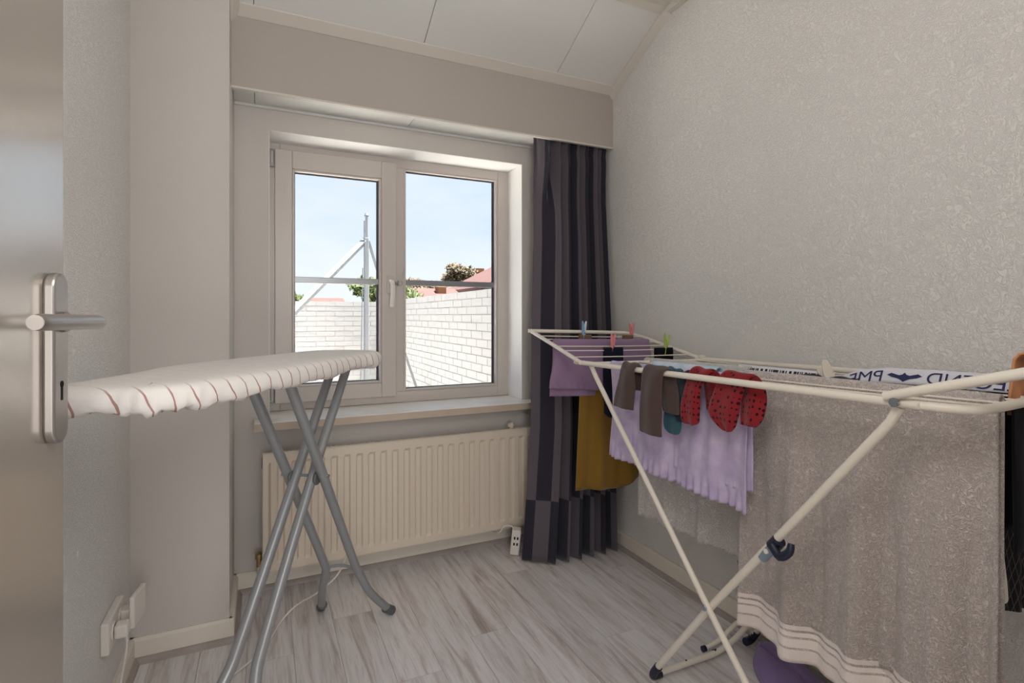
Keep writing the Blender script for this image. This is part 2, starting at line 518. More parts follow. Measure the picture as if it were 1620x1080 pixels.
# ------------------------------------------------------------------ window
YG = 2.530           # frame front
win = struct(ob('window_1', None)); OFF[win.name] = Vector((0,0,0))
FX0, FX1, FZ0, FZ1 = 0.024, 1.170, 0.683, 1.853
def frame(x0, x1, z0, z1, wl_, wr_, wb, wt, y0, y1):
    m = MB()
    m.box(x0, x0+wl_, y0, y1, z0, z1); m.box(x1-wr_, x1, y0, y1, z0, z1)
    m.box(x0+wl_, x1-wr_, y0, y1, z0, z0+wb); m.box(x0+wl_, x1-wr_, y0, y1, z1-wt, z1)
    return m
fr = frame(FX0, FX1, FZ0, FZ1, 0.045, 0.060, 0.052, 0.045, YG, YG+0.07)
fr.box(0.560, 0.616, YG, YG+0.07, FZ0+0.052, FZ1-0.045)
fo = fr.build('window_frame', M['pvc'], win, bevel=0.003)
bead = frame(0.616, 1.110, 0.735, 1.812, 0.011, 0.011, 0.011, 0.011, YG+0.004, YG+0.04).build('glazing_bead', M['pvc'], fo, bevel=0.003)
frame(0.627, 1.099, 0.746, 1.801, 0.005, 0.012, 0.004, 0.006, YG+0.028, YG+0.034).build('gasket', M['pvc_gasket'], fo)
MB().box(0.622, 1.104, YG+0.034, YG+0.038, 0.741, 1.806).build('window_pane', M['glass'], win)
# opening sash, stands proud of the frame
sa = frame(0.048, 0.577, 0.716, 1.826, 0.070, 0.070, 0.068, 0.080, YG-0.018, YG+0.045).build('sash', M['pvc'], win, bevel=0.004)
frame(0.118, 0.507, 0.784, 1.746, 0.010, 0.010, 0.010, 0.010, YG-0.012, YG+0.02).build('glazing_bead', M['pvc'], sa, bevel=0.003)
frame(0.128, 0.497, 0.794, 1.736, 0.003, 0.010, 0.004, 0.006, YG+0.010, YG+0.016).build('gasket', M['pvc_gasket'], sa)
MB().box(0.122, 0.502, YG+0.016, YG+0.020, 0.788, 1.742).build('window_pane', M['glass'], win)
MB().box(0.128, 0.497, YG+0.008, YG+0.026, 1.246, 1.273).build('glazing_bar', M['bar'], sa, bevel=0.002)
MB().box(0.627, 1.099, YG+0.026, YG+0.044, 1.247, 1.274).build('glazing_bar', M['bar'], fo, bevel=0.002)
# hinges
for z0, z1 in ((1.745, 1.822), (0.722, 0.800)):
    h = MB().box(0.0255, 0.046, YG-0.016, YG-0.001, z0, z1).build('hinge', M['bar'], win, bevel=0.003)
    MB().lathe([(0.005, 0), (0.005, z1-z0-0.024)], (0.036, YG-0.018, z0+0.012), seg=10).build('hinge_pin', M['pvc'], h, smooth=True)
# handle: rose, neck, grip; key with tag in the lock
hd = MB().box(0.530, 0.562, YG-0.026, YG-0.018, 1.205, 1.287).build('handle_plate', M['pvc'], win, bevel=0.003)
MB().tube([(0.546, YG-0.020, 1.262), (0.546, YG-0.052, 1.262), (0.548, YG-0.062, 1.250), (0.5485, YG-0.062, 1.20), (0.546, YG-0.058, 1.140)], 0.010, 10, 5, flat=(0.007, 0.011)).build('window_handle', M['socket'], hd, smooth=True)
MB().lathe([(0.012, 0), (0.012, 0.014), (0.009, 0.017)], (0.546, YG-0.026, 1.262), (0, -1, 0)).build('handle_neck', M['pvc'], hd, smooth=True)
ky = MB().lathe([(0.006, 0), (0.006, 0.016)], (0.562, YG-0.048, 1.252), (1, 0, 0), seg=10)
ky.box(0.576, 0.580, YG-0.056, YG-0.040, 1.240, 1.264)
ky.tube([(0.580, YG-0.048, 1.255), (0.592, YG-0.050, 1.262), (0.596, YG-0.052, 1.250), (0.588, YG-0.050, 1.240), (0.578, YG-0.048, 1.250)], 0.0016, 6, 5)
kyo = tag(ky.build('window_key', M['bar'], None, smooth=True), 'small metal key on a ring in the white window handle lock', 'key')
MB().box(0.590, 0.5925, YG-0.058, YG-0.046, 1.262, 1.320, Matrix.Translation((0.591, YG-0.05, 1.262)) @ Matrix.Rotation(R(14), 4, 'Y') @ Matrix.Translation((-0.591, -(YG-0.05), -1.262))).build('key_tag', M['pvc'], kyo, bevel=0.002)

# sill
sl = struct(ob('window_sill', None)); OFF[sl.name] = Vector((0,0,0))
MB().box(WX0, WX1, YW, YG+0.02, 0.650, 0.682).box(-0.030, 1.215, 2.272, YW, 0.650, 0.682).build('sill_board', M['sill_top'], sl, bevel=0.0025)
MB().box(-0.030, 1.215, 2.2705, 2.2725, 0.6505, 0.6795).box(-0.0315, -0.0295, 2.2705, YW, 0.6505, 0.6795).build('sill_edge', mat('sill_edge_beige', (206, 190, 172), 0.5, var=(10, (196, 178, 158), 0.25)), sl)

# ------------------------------------------------------------------ radiator
rad = thing('radiator', 'cream panel radiator with vertical flutes under the window', 'radiator', (0.6, 2.3, 0.0))
RX0, RX1, RZ0, RZ1, RYF, RYB = 0.0, 1.200, 0.100, 0.563, 2.266, 2.332
def flute_profile(x):
    # depth (0 proud .. 1 recessed) across one 50 mm pitch
    t = ((x - 0.030) % 0.05) / 0.05
    if t < 0.42: return 0.0
    if t < 0.54: return (t-0.42)/0.12
    if t < 0.88: return 1.0
    return 1 - (t-0.88)/0.12
xs = [RX0]
i = 0
while True:
    base_x = 0.030 + i*0.05 - 0.05
    for t in (0.0, 0.42, 0.54, 0.88):
        x = base_x + t*0.05
        if RX0+0.022 < x < RX1-0.022: xs.append(x)
    i += 1
    if base_x > RX1: break
xs = sorted(set([RX0, RX0+0.020] + xs[1:] + [RX1-0.020, RX1]))
rows = []
zl = [(RZ0, 0), (RZ0+0.030, 0), (RZ0+0.042, 1), (RZ1-0.048, 1), (RZ1-0.036, 0), (RZ1, 0)]
for z, a in zl:
    rows.append([(x, RYF + (0.010*a*flute_profile(x) if RX0+0.02 < x < RX1-0.02 else 0), z) for x in xs])
fm = MB().grid(rows)
fm.box(RX0, RX1, RYF+0.011, RYF+0.016, RZ0, RZ1)
fm.box(RX0, RX1, RYF, RYF+0.012, RZ0-0.002, RZ0+0.001); fm.box(RX0, RX1, RYF, RYF+0.012, RZ1-0.001, RZ1+0.002)
fm.box(RX0-0.001, RX0+0.001, RYF, RYF+0.016, RZ0, RZ1); fm.box(RX1-0.001, RX1+0.001, RYF, RYF+0.016, RZ0, RZ1)
fm.build('front_panel', M['radiator'], rad)
MB().box(RX0+0.01, RX1-0.01, RYB-0.01, RYB, RZ0+0.01, RZ1-0.01).build('back_panel', M['radiator'], rad)
MB().box(RX0+0.02, RX1-0.02, RYF+0.018, RYB-0.012, RZ0+0.02, RZ1-0.03).build('convector_core', M['dark'], rad)
fins = MB()
x = RX0+0.015
while x < RX1-0.11:
    fins.box(x, x+0.0035, RYF+0.018, RYB-0.012, RZ1-0.03, RZ1-0.004); x += 0.0115
fo_ = fins.build('convector_fins', M['radiator'], rad); fo_['kind'] = 'stuff'
vl = MB().lathe([(0.010, 0), (0.010, 0.03), (0.014, 0.03), (0.014, 0.05), (0.006, 0.055)], (-0.012, 2.300, 0.118), (0, 0, 1), 14)
vl.tube([(-0.012, 2.300, 0.135), (0.004, 2.300, 0.135)], 0.008, 10)
vl.build('radiator_valve', M['brass'], rad, smooth=True)
MB().tube([(-0.012, 2.300, 0.12), (-0.012, 2.300, 0.09), (-0.012, 2.345, 0.07), (-0.012, 2.364, 0.07)], 0.0075, 10, 4).build('pipe', M['radiator'], rad, smooth=True)
kn = MB().lathe([(0.012, 0), (0.012, 0.012), (0.016, 0.014), (0.016, 0.022), (0.008, 0.028)], (1.078, 2.297, 0.560), (0, 0, 1), 14)
kn.box(1.058, 1.070, 2.290, 2.306, 0.570, 0.578)
kn.build('bleed_valve', M['radiator'], rad, smooth=True)
MB().box(0.0-0.003, 0.0+0.004, 2.286, 2.312, 0.500, 0.540).build('end_plug', M['dark'], rad, bevel=0.002)
for bx0 in (0.20, 0.98):
    MB().box(bx0, bx0+0.02, RYB-0.002, YW-0.001, 0.20, 0.48).build('wall_bracket', M['radiator'], rad)

# ------------------------------------------------------------------ door (open, seen from the doorway)
DA = R(7.0)
E0 = Vector((-0.236, 0.880, 0))            # free edge, room face
tv = Vector((math.sin(DA), math.cos(DA), 0)); nv = Vector((math.cos(DA), -math.sin(DA), 0))
def dp(s, n, z): return tuple(E0 + tv*s + nv*n + Vector((0, 0, z)))   # s<0 towards hinge, n>0 into the room
dr = struct(ob('door_1', None)); OFF[dr.name] = Vector((0,0,0))
def dbox(mb_, s0, s1, n0, n1, z0, z1):
    v = [dp(s, n, z) for z in (z0, z1) for s, n in ((s0, n0), (s1, n0), (s1, n1), (s0, n1))]
    return mb_.add(v, [(3,2,1,0),(4,5,6,7),(0,1,5,4),(1,2,6,5),(2,3,7,6),(3,0,4,7)])
dbox(MB(), -0.83, 0, -0.040, 0, 0.008, 2.03).build('door_leaf', M['door'], dr, bevel=0.002)
def stadium(cs, cz, hw, hh, n=12):
    p = []
    for i in range(n+1):
        a = math.pi*i/n
        p.append((cs + hw*math.cos(a), cz + hh - hw*0.95 + hw*math.sin(a)))
    for i in range(n+1):
        a = math.pi + math.pi*i/n
        p.append((cs + hw*math.cos(a), cz - hh + hw*0.95 + hw*math.sin(a)))
    return p
PS, PZ = -0.036, 1.047
plt = MB().prism(stadium(PS, PZ, 0.0185, 0.1055), 0, 0.0125, lambda a, b, d: dp(a, d, b)).build('escutcheon', M['steel'], dr, smooth=True, bevel=0.003, sharp=50)
MB().lathe([(0.0042, 0), (0.0042, 0.0006)], dp(PS, 0.0124, 1.014), nv, 12).build('keyhole', M['blackhole'], plt)
dbox(MB(), PS-0.0022, PS+0.0022, 0.0124, 0.0130, 0.994, 1.014).build('keyhole', M['blackhole'], plt)
MB().tube([dp(PS, 0.010, 1.092), dp(PS, 0.030, 1.092), dp(PS-0.001, 0.044, 1.092), dp(PS-0.016, 0.056, 1.092), dp(PS-0.06, 0.057, 1.0925), dp(PS-0.148, 0.054, 1.093), dp(PS-0.152, 0.054, 1.093)], [0.0088, 0.0088, 0.0088, 0.0088, 0.0088, 0.0088, 0.006], 14, 6).build('door_handle', M['steel'], dr, smooth=True, bevel=0)
MB().lathe([(0.013, 0), (0.013, 0.006), (0.010, 0.009)], dp(PS, 0.012, 1.092), nv, 18).build('handle_collar', M['steel'], dr, smooth=True)

# ------------------------------------------------------------------ left wall socket, plug, adapter
so = thing('wall_socket', 'white surface-mounted double socket low on the left wall', 'socket', (XL, 1.76, 0.21))
MB().box(XL, XL+0.020, 1.690, 1.850, 0.216, 0.300).build('socket_box', M['socket'], so, bevel=0.004)
for y in (1.735, 1.808):
    MB().lathe([(0.024, 0), (0.024, 0.003), (0.020, 0.003), (0.019, 0.001)], (XL+0.020, y, 0.258), (1, 0, 0), 18).build('socket_face', M['socket'], so, smooth=True)
pg = thing('power_plug', 'small white plug pushed into the left wall socket', 'plug', (XL+0.023, 1.715, 0.25))
MB().box(XL+0.023, XL+0.054, 1.717, 1.753, 0.240, 0.276).build('plug_body', M['socket'], pg, bevel=0.006)
MB().tube([(XL+0.048, 1.735, 0.242), (XL+0.048, 1.735, 0.20), (XL+0.034, 1.72, 0.09), (XL+0.040, 1.66, 0.030)], 0.003, 8, 6).build('plug_cord', M['cord'], pg, smooth=True)
ad = thing('plug_in_adapter', 'flat square white plug-in adapter beside the pier', 'adapter', (XL+0.023, 1.80, 0.26))
MB().add([(XL+0.048, 1.768, 0.236), (XL+0.060, 1.768, 0.236), (XL+0.072, 1.856, 0.236), (XL+0.060, 1.856, 0.236),
          (XL+0.048, 1.768, 0.322), (XL+0.060, 1.768, 0.322), (XL+0.072, 1.856, 0.322), (XL+0.060, 1.856, 0.322)],
         [(3,2,1,0),(4,5,6,7),(0,1,5,4),(1,2,6,5),(2,3,7,6),(3,0,4,7)]).build('adapter_plate', M['socket'], ad, bevel=0.003)
MB().box(XL+0.022, XL+0.056, 1.790, 1.828, 0.240, 0.280).build('adapter_plug', M['socket'], ad, bevel=0.004)

# ------------------------------------------------------------------ socket block by the curtain
sb = thing('extension_socket', 'cream socket block with two dark openings standing under the radiator end', 'socket', (1.055, 2.19, 0.0))
mt = Matrix.Translation((1.050, 2.205, 0.0)) @ Matrix.Rotation(R(-28), 4, 'Z') @ Matrix.Rotation(R(6), 4, 'Y')
MB().box(-0.021, 0.021, -0.020, 0.030, 0.003, 0.118, mt).build('block', M['socket'], sb, bevel=0.005)
for z in (0.055, 0.082):
    for x in (-0.006, 0.008):
        MB().box(x-0.0035, x+0.0035, -0.0208, -0.0195, z-0.006, z+0.006, mt).build('socket_hole', M['blackhole'], sb)
MB().tube([(1.050, 2.20, 0.112), (1.040, 2.215, 0.128), (1.015, 2.24, 0.122), (0.995, 2.255, 0.09), (0.98, 2.33, 0.08)], 0.003, 8, 5).build('block_cord', M['cord'], sb, smooth=True)

# ================================================================== outside: white brick yard walls, mast, roofs, trees
M['brick'] = mat('white_painted_brick', (186, 183, 180), 0.85, spec=0.2, bump=(60, 0.3, 0.002), var=(2.2, (180, 176, 173), 0.25), coords='Object')
M['mortar'] = mat('white_painted_mortar', (175, 171, 168), 0.9, spec=0.2)
M['deck'] = mat('pale_bounce_gravel', (236, 233, 228), 0.95, bump=(80, 0.3, 0.01))
M['mast'] = mat('white_mast_steel', (150, 152, 154), 0.5)
M['mastdark'] = mat('mast_edge_grey', (112, 118, 124), 0.5)
M['redroof'] = mat('red_roof_tiles', (92, 62, 58), 0.85, var=(3, (84, 54, 50), 0.2))
M['render_wall'] = mat('pale_house_wall', (128, 125, 122), 0.9)
M['orange_brick'] = mat('orange_chimney_brick', (132, 92, 62), 0.9)
M['leaf_g'] = mat('pale_green_leaves', (70, 84, 48), 0.8, var=(1.5, (92, 102, 58), 0.2))
M['leaf_b'] = mat('bronze_leaves', (92, 84, 66), 0.8, var=(1.5, (104, 88, 62), 0.2))
M['trunk'] = mat('tree_bark', (120, 104, 90), 0.9)

struct(MB().box(-6, 8, YO, 30, -2.6, -2.5).build('ground_yard', M['deck']))
struct(MB().box(-1.6, 1.45, YO, 6.94, -0.32, -0.30).build('floor_terrace_bounce', M['deck']))  # unseen deck, added near-white to bounce sunlight in through the window
BL, BH, BD = 0.2125, 0.0555, 0.10
bu = MB().box(-BL/2, BL/2, -0.0025, 0.02, -BH/2, BH/2)
bme = bpy.data.meshes.new('brick'); bme.from_pydata(bu.v, [], bu.f); bme.materials.append(M['brick'])
def brick_wall(name, label, origin, d, n, length, z_top, rows_, first, count):
    """wall face through origin, running along d, facing n"""
    o3 = Vector(origin); d = Vector(d); n = Vector(n)
    w_ = MB()
    p0, p1 = o3 - d*0.0, o3 + d*length
    q = [p0 - n*0.002, p1 - n*0.002, p1 - n*0.20, p0 - n*0.20]
    w_.add([(p.x, p.y, -2.5) for p in q] + [(p.x, p.y, z_top-0.004) for p in q], [(3,2,1,0),(4,5,6,7),(0,1,5,4),(1,2,6,5),(2,3,7,6),(3,0,4,7)])
    wo_ = struct(w_.build(name, M['mortar']))
    rot = math.atan2(d.y, d.x)
    if Vector((-math.sin(rot), math.cos(rot), 0)).dot(n) > 0: rot += math.pi
    rest = MB()
    for r in range(rows_ + 14):
        z = z_top - 0.031 - r*0.0625
        for c in range(int(length/0.22)+1):
            s = (c + 0.5 + (0.5 if r % 2 else 0))*0.22
            if s > length - 0.1: continue
            jit = random.uniform(-0.001, 0.001)
            if r < rows_ and first <= c < first+count:
                b_ = ob('brick', bme, wo_)
                p = o3 + d*s + n*jit
                b_.location = (p.x, p.y, z)
                b_.rotation_euler = (0, 0, rot)
            else:
                m4 = Matrix.Translation(o3 + d*s + n*jit + Vector((0, 0, z - o3.z))) @ Matrix.Rotation(rot, 4, 'Z')
                rest.box(-BL/2, BL/2, -0.0025, 0.02, -BH/2, BH/2, m4)
    rest.v = [(x, y, zz) for x, y, zz in rest.v]
    ro = rest.build('far_bricks', M['brick'], wo_); ro['kind'] = 'stuff'
    return wo_
brick_wall('wall_yard_side', '', (1.49, 2.70, 0), (0, 1, 0), (-1, 0, 0), 4.40, 1.296, 15, 2, 18)
brick_wall('wall_yard_end', '', (-1.6, 6.95, 0), (1, 0, 0), (0, -1, 0), 3.3, 1.280, 16, 6, 9)

# mast with two braces
ms = thing('steel_mast', 'white steel mast with diagonal braces standing outside the left window pane', 'mast', (0.80, 4.60, -0.30))
MB().box(0.782, 0.818, 4.58, 4.62, -0.30, 1.76).box(0.788, 0.812, 4.586, 4.614, 1.76, 1.945).build('mast_pole', M['mast'], ms, bevel=0.004)
MB().tube([(0.778, 4.578, -0.3), (0.778, 4.578, 1.90)], 0.005, 6).build('mast_cable', M['mastdark'], ms)
MB().lathe([(0.016, 0), (0.020, 0.01), (0.010, 0.03)], (0.80, 4.60, 1.94), seg=10).build('mast_cap', M['mastdark'], ms, smooth=True)
MB().tube([(0.79, 4.60, 1.74), (0.20, 4.36, 1.11), (-0.35, 4.14, 0.52)], 0.03, 4, 0, flat=(0.028, 0.02)).build('brace', M['mast'], ms)
MB().tube([(0.815, 4.60, 1.74), (0.93, 4.72, 1.44), (1.42, 5.2, 0.3)], 0.02, 4, 0, flat=(0.020, 0.014)).build('brace', M['mast'], ms)
MB().tube([(0.70, 4.55, -0.3), (0.745, 4.56, 0.6), (0.765, 4.575, 1.5)], 0.004, 6).build('guy_wire', M['mastdark'], ms)

# houses beyond the wall
def house(name, label, c, sx, sy, z0, z1, ridge, rz, gab='X'):
    t = thing(name, label, 'house', (c[0], c[1], z0))
    cx, cy = c
    MB().box(cx-sx/2, cx+sx/2, cy-sy/2, cy+sy/2, z0, z1).build('house_wall', M['render_wall'], t)
    e = 0.25
    if gab == 'X':
        p = [(cy-sy/2-e, z1-0.05), (cy, ridge), (cy+sy/2+e, z1-0.05), (cy+sy/2+e, z1-0.17), (cy, ridge-0.14), (cy-sy/2-e, z1-0.17)]
        MB().prism(p, cx-sx/2-e, cx+sx/2+e, lambda a, b, d: (d, a, b)).build('roof', M['redroof'], t)
        g = [(cy-sy/2, z1), (cy, ridge-0.13), (cy+sy/2, z1)]
        MB().prism(g, cx-sx/2, cx+sx/2, lambda a, b, d: (d, a, b)).build('gable', M['render_wall'], t)
    else:
        p = [(cx-sx/2-e, z1-0.05), (cx, ridge), (cx+sx/2+e, z1-0.05), (cx+sx/2+e, z1-0.17), (cx, ridge-0.14), (cx-sx/2-e, z1-0.17)]
        MB().prism(p, cy-sy/2-e, cy+sy/2+e, lambda a, b, d: (a, d, b)).build('roof', M['redroof'], t)
        g = [(cx-sx/2, z1), (cx, ridge-0.13), (cx+sx/2, z1)]
        MB().prism(g, cy-sy/2, cy+sy/2, lambda a, b, d: (a, d, b)).build('gable', M['render_wall'], t)
    return t
h1 = house('house', 'low house with red tiled roof just above the side brick wall', (4.25, 16.0), 2.0, 3.0, -2.5, 1.45, 1.95, 0, 'X')
MB().box(4.78, 5.06, 15.4, 15.7, 1.5, 1.98).build('chimney', M['orange_brick'], h1, bevel=0.02)
h2 = house('house', 'red roofed house with white gable at the right edge of the window', (9.0, 18.6), 4.3, 4.0, -2.5, 2.12, 3.25, 0, 'Y')
h3 = house('house', 'far house with long red roof line behind the yard end wall', (2.3, 28.5), 2.4, 3.4, -2.5, 1.62, 2.0, 0, 'X')
fs_ = thing('flat_roofed_house', 'white flat-roofed house behind the side brick wall', 'house', (6.62, 14.6, -2.5))
MB().box(5.65, 7.6, 13.6, 15.6, -2.5, 1.72).build('house_wall', M['render_wall'], fs_)
MB().box(5.55, 7.7, 13.5, 15.7, 1.72, 1.80).build('roof_edge', M['render_wall'], fs_)
ch = thing('chimney_stack', 'orange brick chimney stack rising beside the bronze tree', 'chimney', (9.55, 24.0, -2.5))
MB().box(9.35, 9.72, 23.8, 24.2, -2.5, 3.38).build('stack', M['orange_brick'], ch)
MB().box(9.29, 9.78, 23.74, 24.26, 3.20, 3.28).build('stack_band', M['orange_brick'], ch)

def tree(name, label, c, rx, rz, z0, m, n, leaf, seed, cat='tree'):
    rnd = random.Random(seed)
    t = thing(name, label, cat, (c[0], c[1], -2.5))
    MB().tube([(c[0], c[1], -2.5), (c[0]+0.05, c[1], z0)], [0.16, 0.07], 8).build('trunk', M['trunk'], t, smooth=True)
    lf = MB()
    lobes = [(Vector((rnd.uniform(-.65, .65)*rx, rnd.uniform(-.6, .6)*rx, rnd.uniform(-.5, .6)*rz)), rnd.uniform(.30, .55)) for _ in range(9)]
    for i in range(n):
        lc, ls = rnd.choice(lobes)
        d = Vector((rnd.gauss(0, 1), rnd.gauss(0, 1), rnd.gauss(0, 1))).normalized()*(rnd.random()**0.4)
        p = Vector((c[0], c[1], z0)) + lc + Vector((d.x*rx*ls, d.y*rx*ls, d.z*rz*ls))
        a = Vector((rnd.gauss(0, 1), rnd.gauss(0, 1), rnd.gauss(0, 1))).normalized(); b = a.orthogonal().normalized()
        s = leaf*rnd.uniform(.6, 1.3)
        lf.add([p - a*s, p + b*s*0.45, p + a*s, p - b*s*0.45], [(0, 1, 2, 3)])
    o = lf.build('foliage', m, t); o['kind'] = 'stuff'
    return t
tree('tree', 'pale green bushy tree above the yard end wall', (2.62, 12.4), 0.85, 0.50, 1.52, M['leaf_g'], 2600, 0.085, 1)
tree('tree', 'small green treetop at the left edge of the left pane', (0.65, 14.6), 0.45, 0.22, 1.50, M['leaf_g'], 500, 0.08, 2)
tree('tree', 'tall bronze-leaved tree beside the orange chimney stack', (8.0, 22.6), 1.0, 0.62, 2.80, M['leaf_b'], 2600, 0.10, 3)
tree('tree', 'low bronze tree left of the tall one', (5.75, 20.4), 0.95, 0.32, 2.22, M['leaf_b'], 1600, 0.10, 4)
tree('tree', 'distant dull green tree behind the low red roof', (5.1, 25.0), 0.6, 0.32, 2.30, M['leaf_g'], 700, 0.10, 5)

# ================================================================== fabrics
def fabric(name, rgb, bump=(220, 0.25, 0.001), rough=0.9, sheen=0.25, var=None):
    return mat(name, rgb, rough, spec=0.15, bump=bump, sheen=sheen, var=var)

def terry(name, rgb, rgb2, band=None):
    """looped towelling; band=(v0, v1, ...) flat woven border stripes in UV v"""
    m = mat(name, rgb, 0.95, spec=0.1, sheen=0.5)
    t, ns, ls, b = nodes(m)
    tcn = ns['Texture Coordinate']
    n1 = ns.new('ShaderNodeTexNoise'); n1.inputs['Scale'].default_value = 72; n1.inputs['Detail'].default_value = 2; n1.inputs['Distortion'].default_value = 2.2
    ls.new(tcn.outputs['Object'], n1.inputs['Vector'])
    s1 = ns.new('ShaderNodeMath'); s1.operation = 'SUBTRACT'; s1.inputs[1].default_value = 0.5
    a1 = ns.new('ShaderNodeMath'); a1.operation = 'ABSOLUTE'
    r1 = ns.new('ShaderNodeMapRange'); r1.inputs['From Max'].default_value = 0.10; r1.inputs['To Min'].default_value = 1.0; r1.inputs['To Max'].default_value = 0.0
    ls.new(n1.outputs[0], s1.inputs[0]); ls.new(s1.outputs[0], a1.inputs[0]); ls.new(a1.outputs[0], r1.inputs['Value'])
    bp = ns.new('ShaderNodeBump'); bp.inputs['Strength'].default_value = 0.8; bp.inputs['Distance'].default_value = 0.004
    ls.new(r1.outputs[0], bp.inputs['Height']); ls.new(bp.outputs[0], b.inputs['Normal'])
    mixn = ns.new('ShaderNodeMix'); mixn.data_type = 'RGBA'
    mixn.inputs['A'].default_value = (*lin(rgb2), 1); mixn.inputs['B'].default_value = (*lin(rgb), 1)
    ls.new(r1.outputs[0], mixn.inputs['Factor'])
    outc = mixn.outputs['Result']
    if band:
        sep = ns.new('ShaderNodeSeparateXYZ'); ls.new(tcn.outputs['UV'], sep.inputs[0])
        ramp = ns.new('ShaderNodeValToRGB'); ramp.color_ramp.interpolation = 'CONSTANT'
        el = ramp.color_ramp.elements
        el[0].position = 0.0; el[0].color = (0, 0, 0, 1); el[1].position = 0.999; el[1].color = (0, 0, 0, 1)
        for p0, val in band:
            q = el.new(p0); q.color = (val, val, val, 1)
        ls.new(sep.outputs['Y'], ramp.inputs[0])
        mb2 = ns.new('ShaderNodeMix'); mb2.data_type = 'RGBA'; mb2.inputs['B'].default_value = (*lin(tuple(min(255, c*1.09) for c in rgb)), 1)
        ls.new(ramp.outputs[0], mb2.inputs['Factor']); ls.new(outc, mb2.inputs['A'])
        outc = mb2.outputs['Result']
        inv = ns.new('ShaderNodeMath'); inv.operation = 'MULTIPLY_ADD'; inv.inputs[1].default_value = -0.6; inv.inputs[2].default_value = 0.7
        ls.new(ramp.outputs[0], inv.inputs[0]); ls.new(inv.outputs[0], bp.inputs['Strength'])
    ls.new(outc, b.inputs['Base Color'])
    return m

def drape(name, a, b, n, dF, dB, m, parent=None, nx=44, nt_=22, r=0.006, amp=0.010, folds=4.0, ph=0.0, thick=0.003, lat=None, wr=0.0, seed=1, out=0.0, gath=0.0):
    """cloth hung over the line a-b. dF/dB: functions s->drop on the front (n side) / back. lat(s,t): shift along a-b"""
    rnd = random.Random(seed)
    A = Vector(a); B = Vector(b); n = Vector(n).normalized(); d = (B-A).normalized()
    phs = [rnd.uniform(0, 6.28) for _ in range(8)]
    def wave(s, t):
        w1 = math.sin(2*math.pi*folds*s + ph) * 0.7 + 0.3*math.sin(2*math.pi*folds*1.9*s + phs[0] + 1.2*t)
        w2 = math.sin(2*math.pi*folds*3.1*s + phs[1] + 3*t)*math.sin(4*t + phs[2])
        return w1*sstep(t*1.3) * amp + wr*w2*(0.3+0.7*t) + gath*math.sin(2*math.pi*folds*7*s + phs[3])*sstep((t-0.8)/0.2)
    rows, uv = [], []
    ts = [-1 + k/nt_ for k in range(nt_)] + [None]*5 + [(k+1)/nt_ for k in range(nt_)]
    arc = 0
    for tt in ts:
        row = []
        if tt is None:
            th = math.pi*(arc+0.5)/5; arc += 1
        for i in range(nx+1):
            s = i/nx
            base_p = A.lerp(B, s)
            if tt is None:
                p = base_p + n*(-math.cos(th)*r) + Vector((0, 0, math.sin(th)*r)); v = 0.5
            elif tt > 0:
                t = tt; dr_ = dF(s)
                p = base_p + n*(r + out*t + wave(s, t)) - Vector((0, 0, dr_*t))
                if lat: p = p + d*lat(s, t)
                v = 0.5 + 0.5*t
            else:
                t = -tt; dr_ = dB(s)
                p = base_p - n*(r + 0.8*wave(s, t)*0.7) - Vector((0, 0, dr_*t))
                if lat: p = p + d*lat(s, t)*0.6
                v = 0.5 - 0.5*t
            row.append(p); uv.append((s, v))
        rows.append(row)
    g = MB().grid(rows)
    return g.build(name, m, parent, smooth=True, uv=uv, sharp=0, solid=thick)

# ================================================================== curtain
def curtain_mat():
    m = mat('striped_curtain_cloth', (60, 56, 64), 0.8, spec=0.2, bump=(300, 0.15, 0.0008), sheen=0.3)
    t, ns, ls, b = nodes(m)
    tcn = ns['Texture Coordinate']; sep = ns.new('ShaderNodeSeparateXYZ'); ls.new(tcn.outputs['UV'], sep.inputs[0])
    fr_ = ns.new('ShaderNodeMath'); fr_.operation = 'FRACT'; ls.new(sep.outputs['X'], fr_.inputs[0])
    gt = ns.new('ShaderNodeMath'); gt.operation = 'GREATER_THAN'; gt.inputs[1].default_value = 0.5; ls.new(fr_.outputs[0], gt.inputs[0])
    hem = ns.new('ShaderNodeMath'); hem.operation = 'LESS_THAN'; hem.inputs[1].default_value = 0.135; ls.new(sep.outputs['Y'], hem.inputs[0])
    df = ns.new('ShaderNodeMath'); df.operation = 'SUBTRACT'; ls.new(gt.outputs[0], df.inputs[0]); ls.new(hem.outputs[0], df.inputs[1])
    ab = ns.new('ShaderNodeMath'); ab.operation = 'ABSOLUTE'; ls.new(df.outputs[0], ab.inputs[0])
    mi = ns.new('ShaderNodeMix'); mi.data_type = 'RGBA'
    mi.inputs['A'].default_value = (*lin((98, 90, 98)), 1); mi.inputs['B'].default_value = (*lin((46, 45, 56)), 1)
    ls.new(ab.outputs[0], mi.inputs['Factor']); ls.new(mi.outputs['Result'], b.inputs['Base Color'])
    return m
M['curtain'] = curtain_mat()
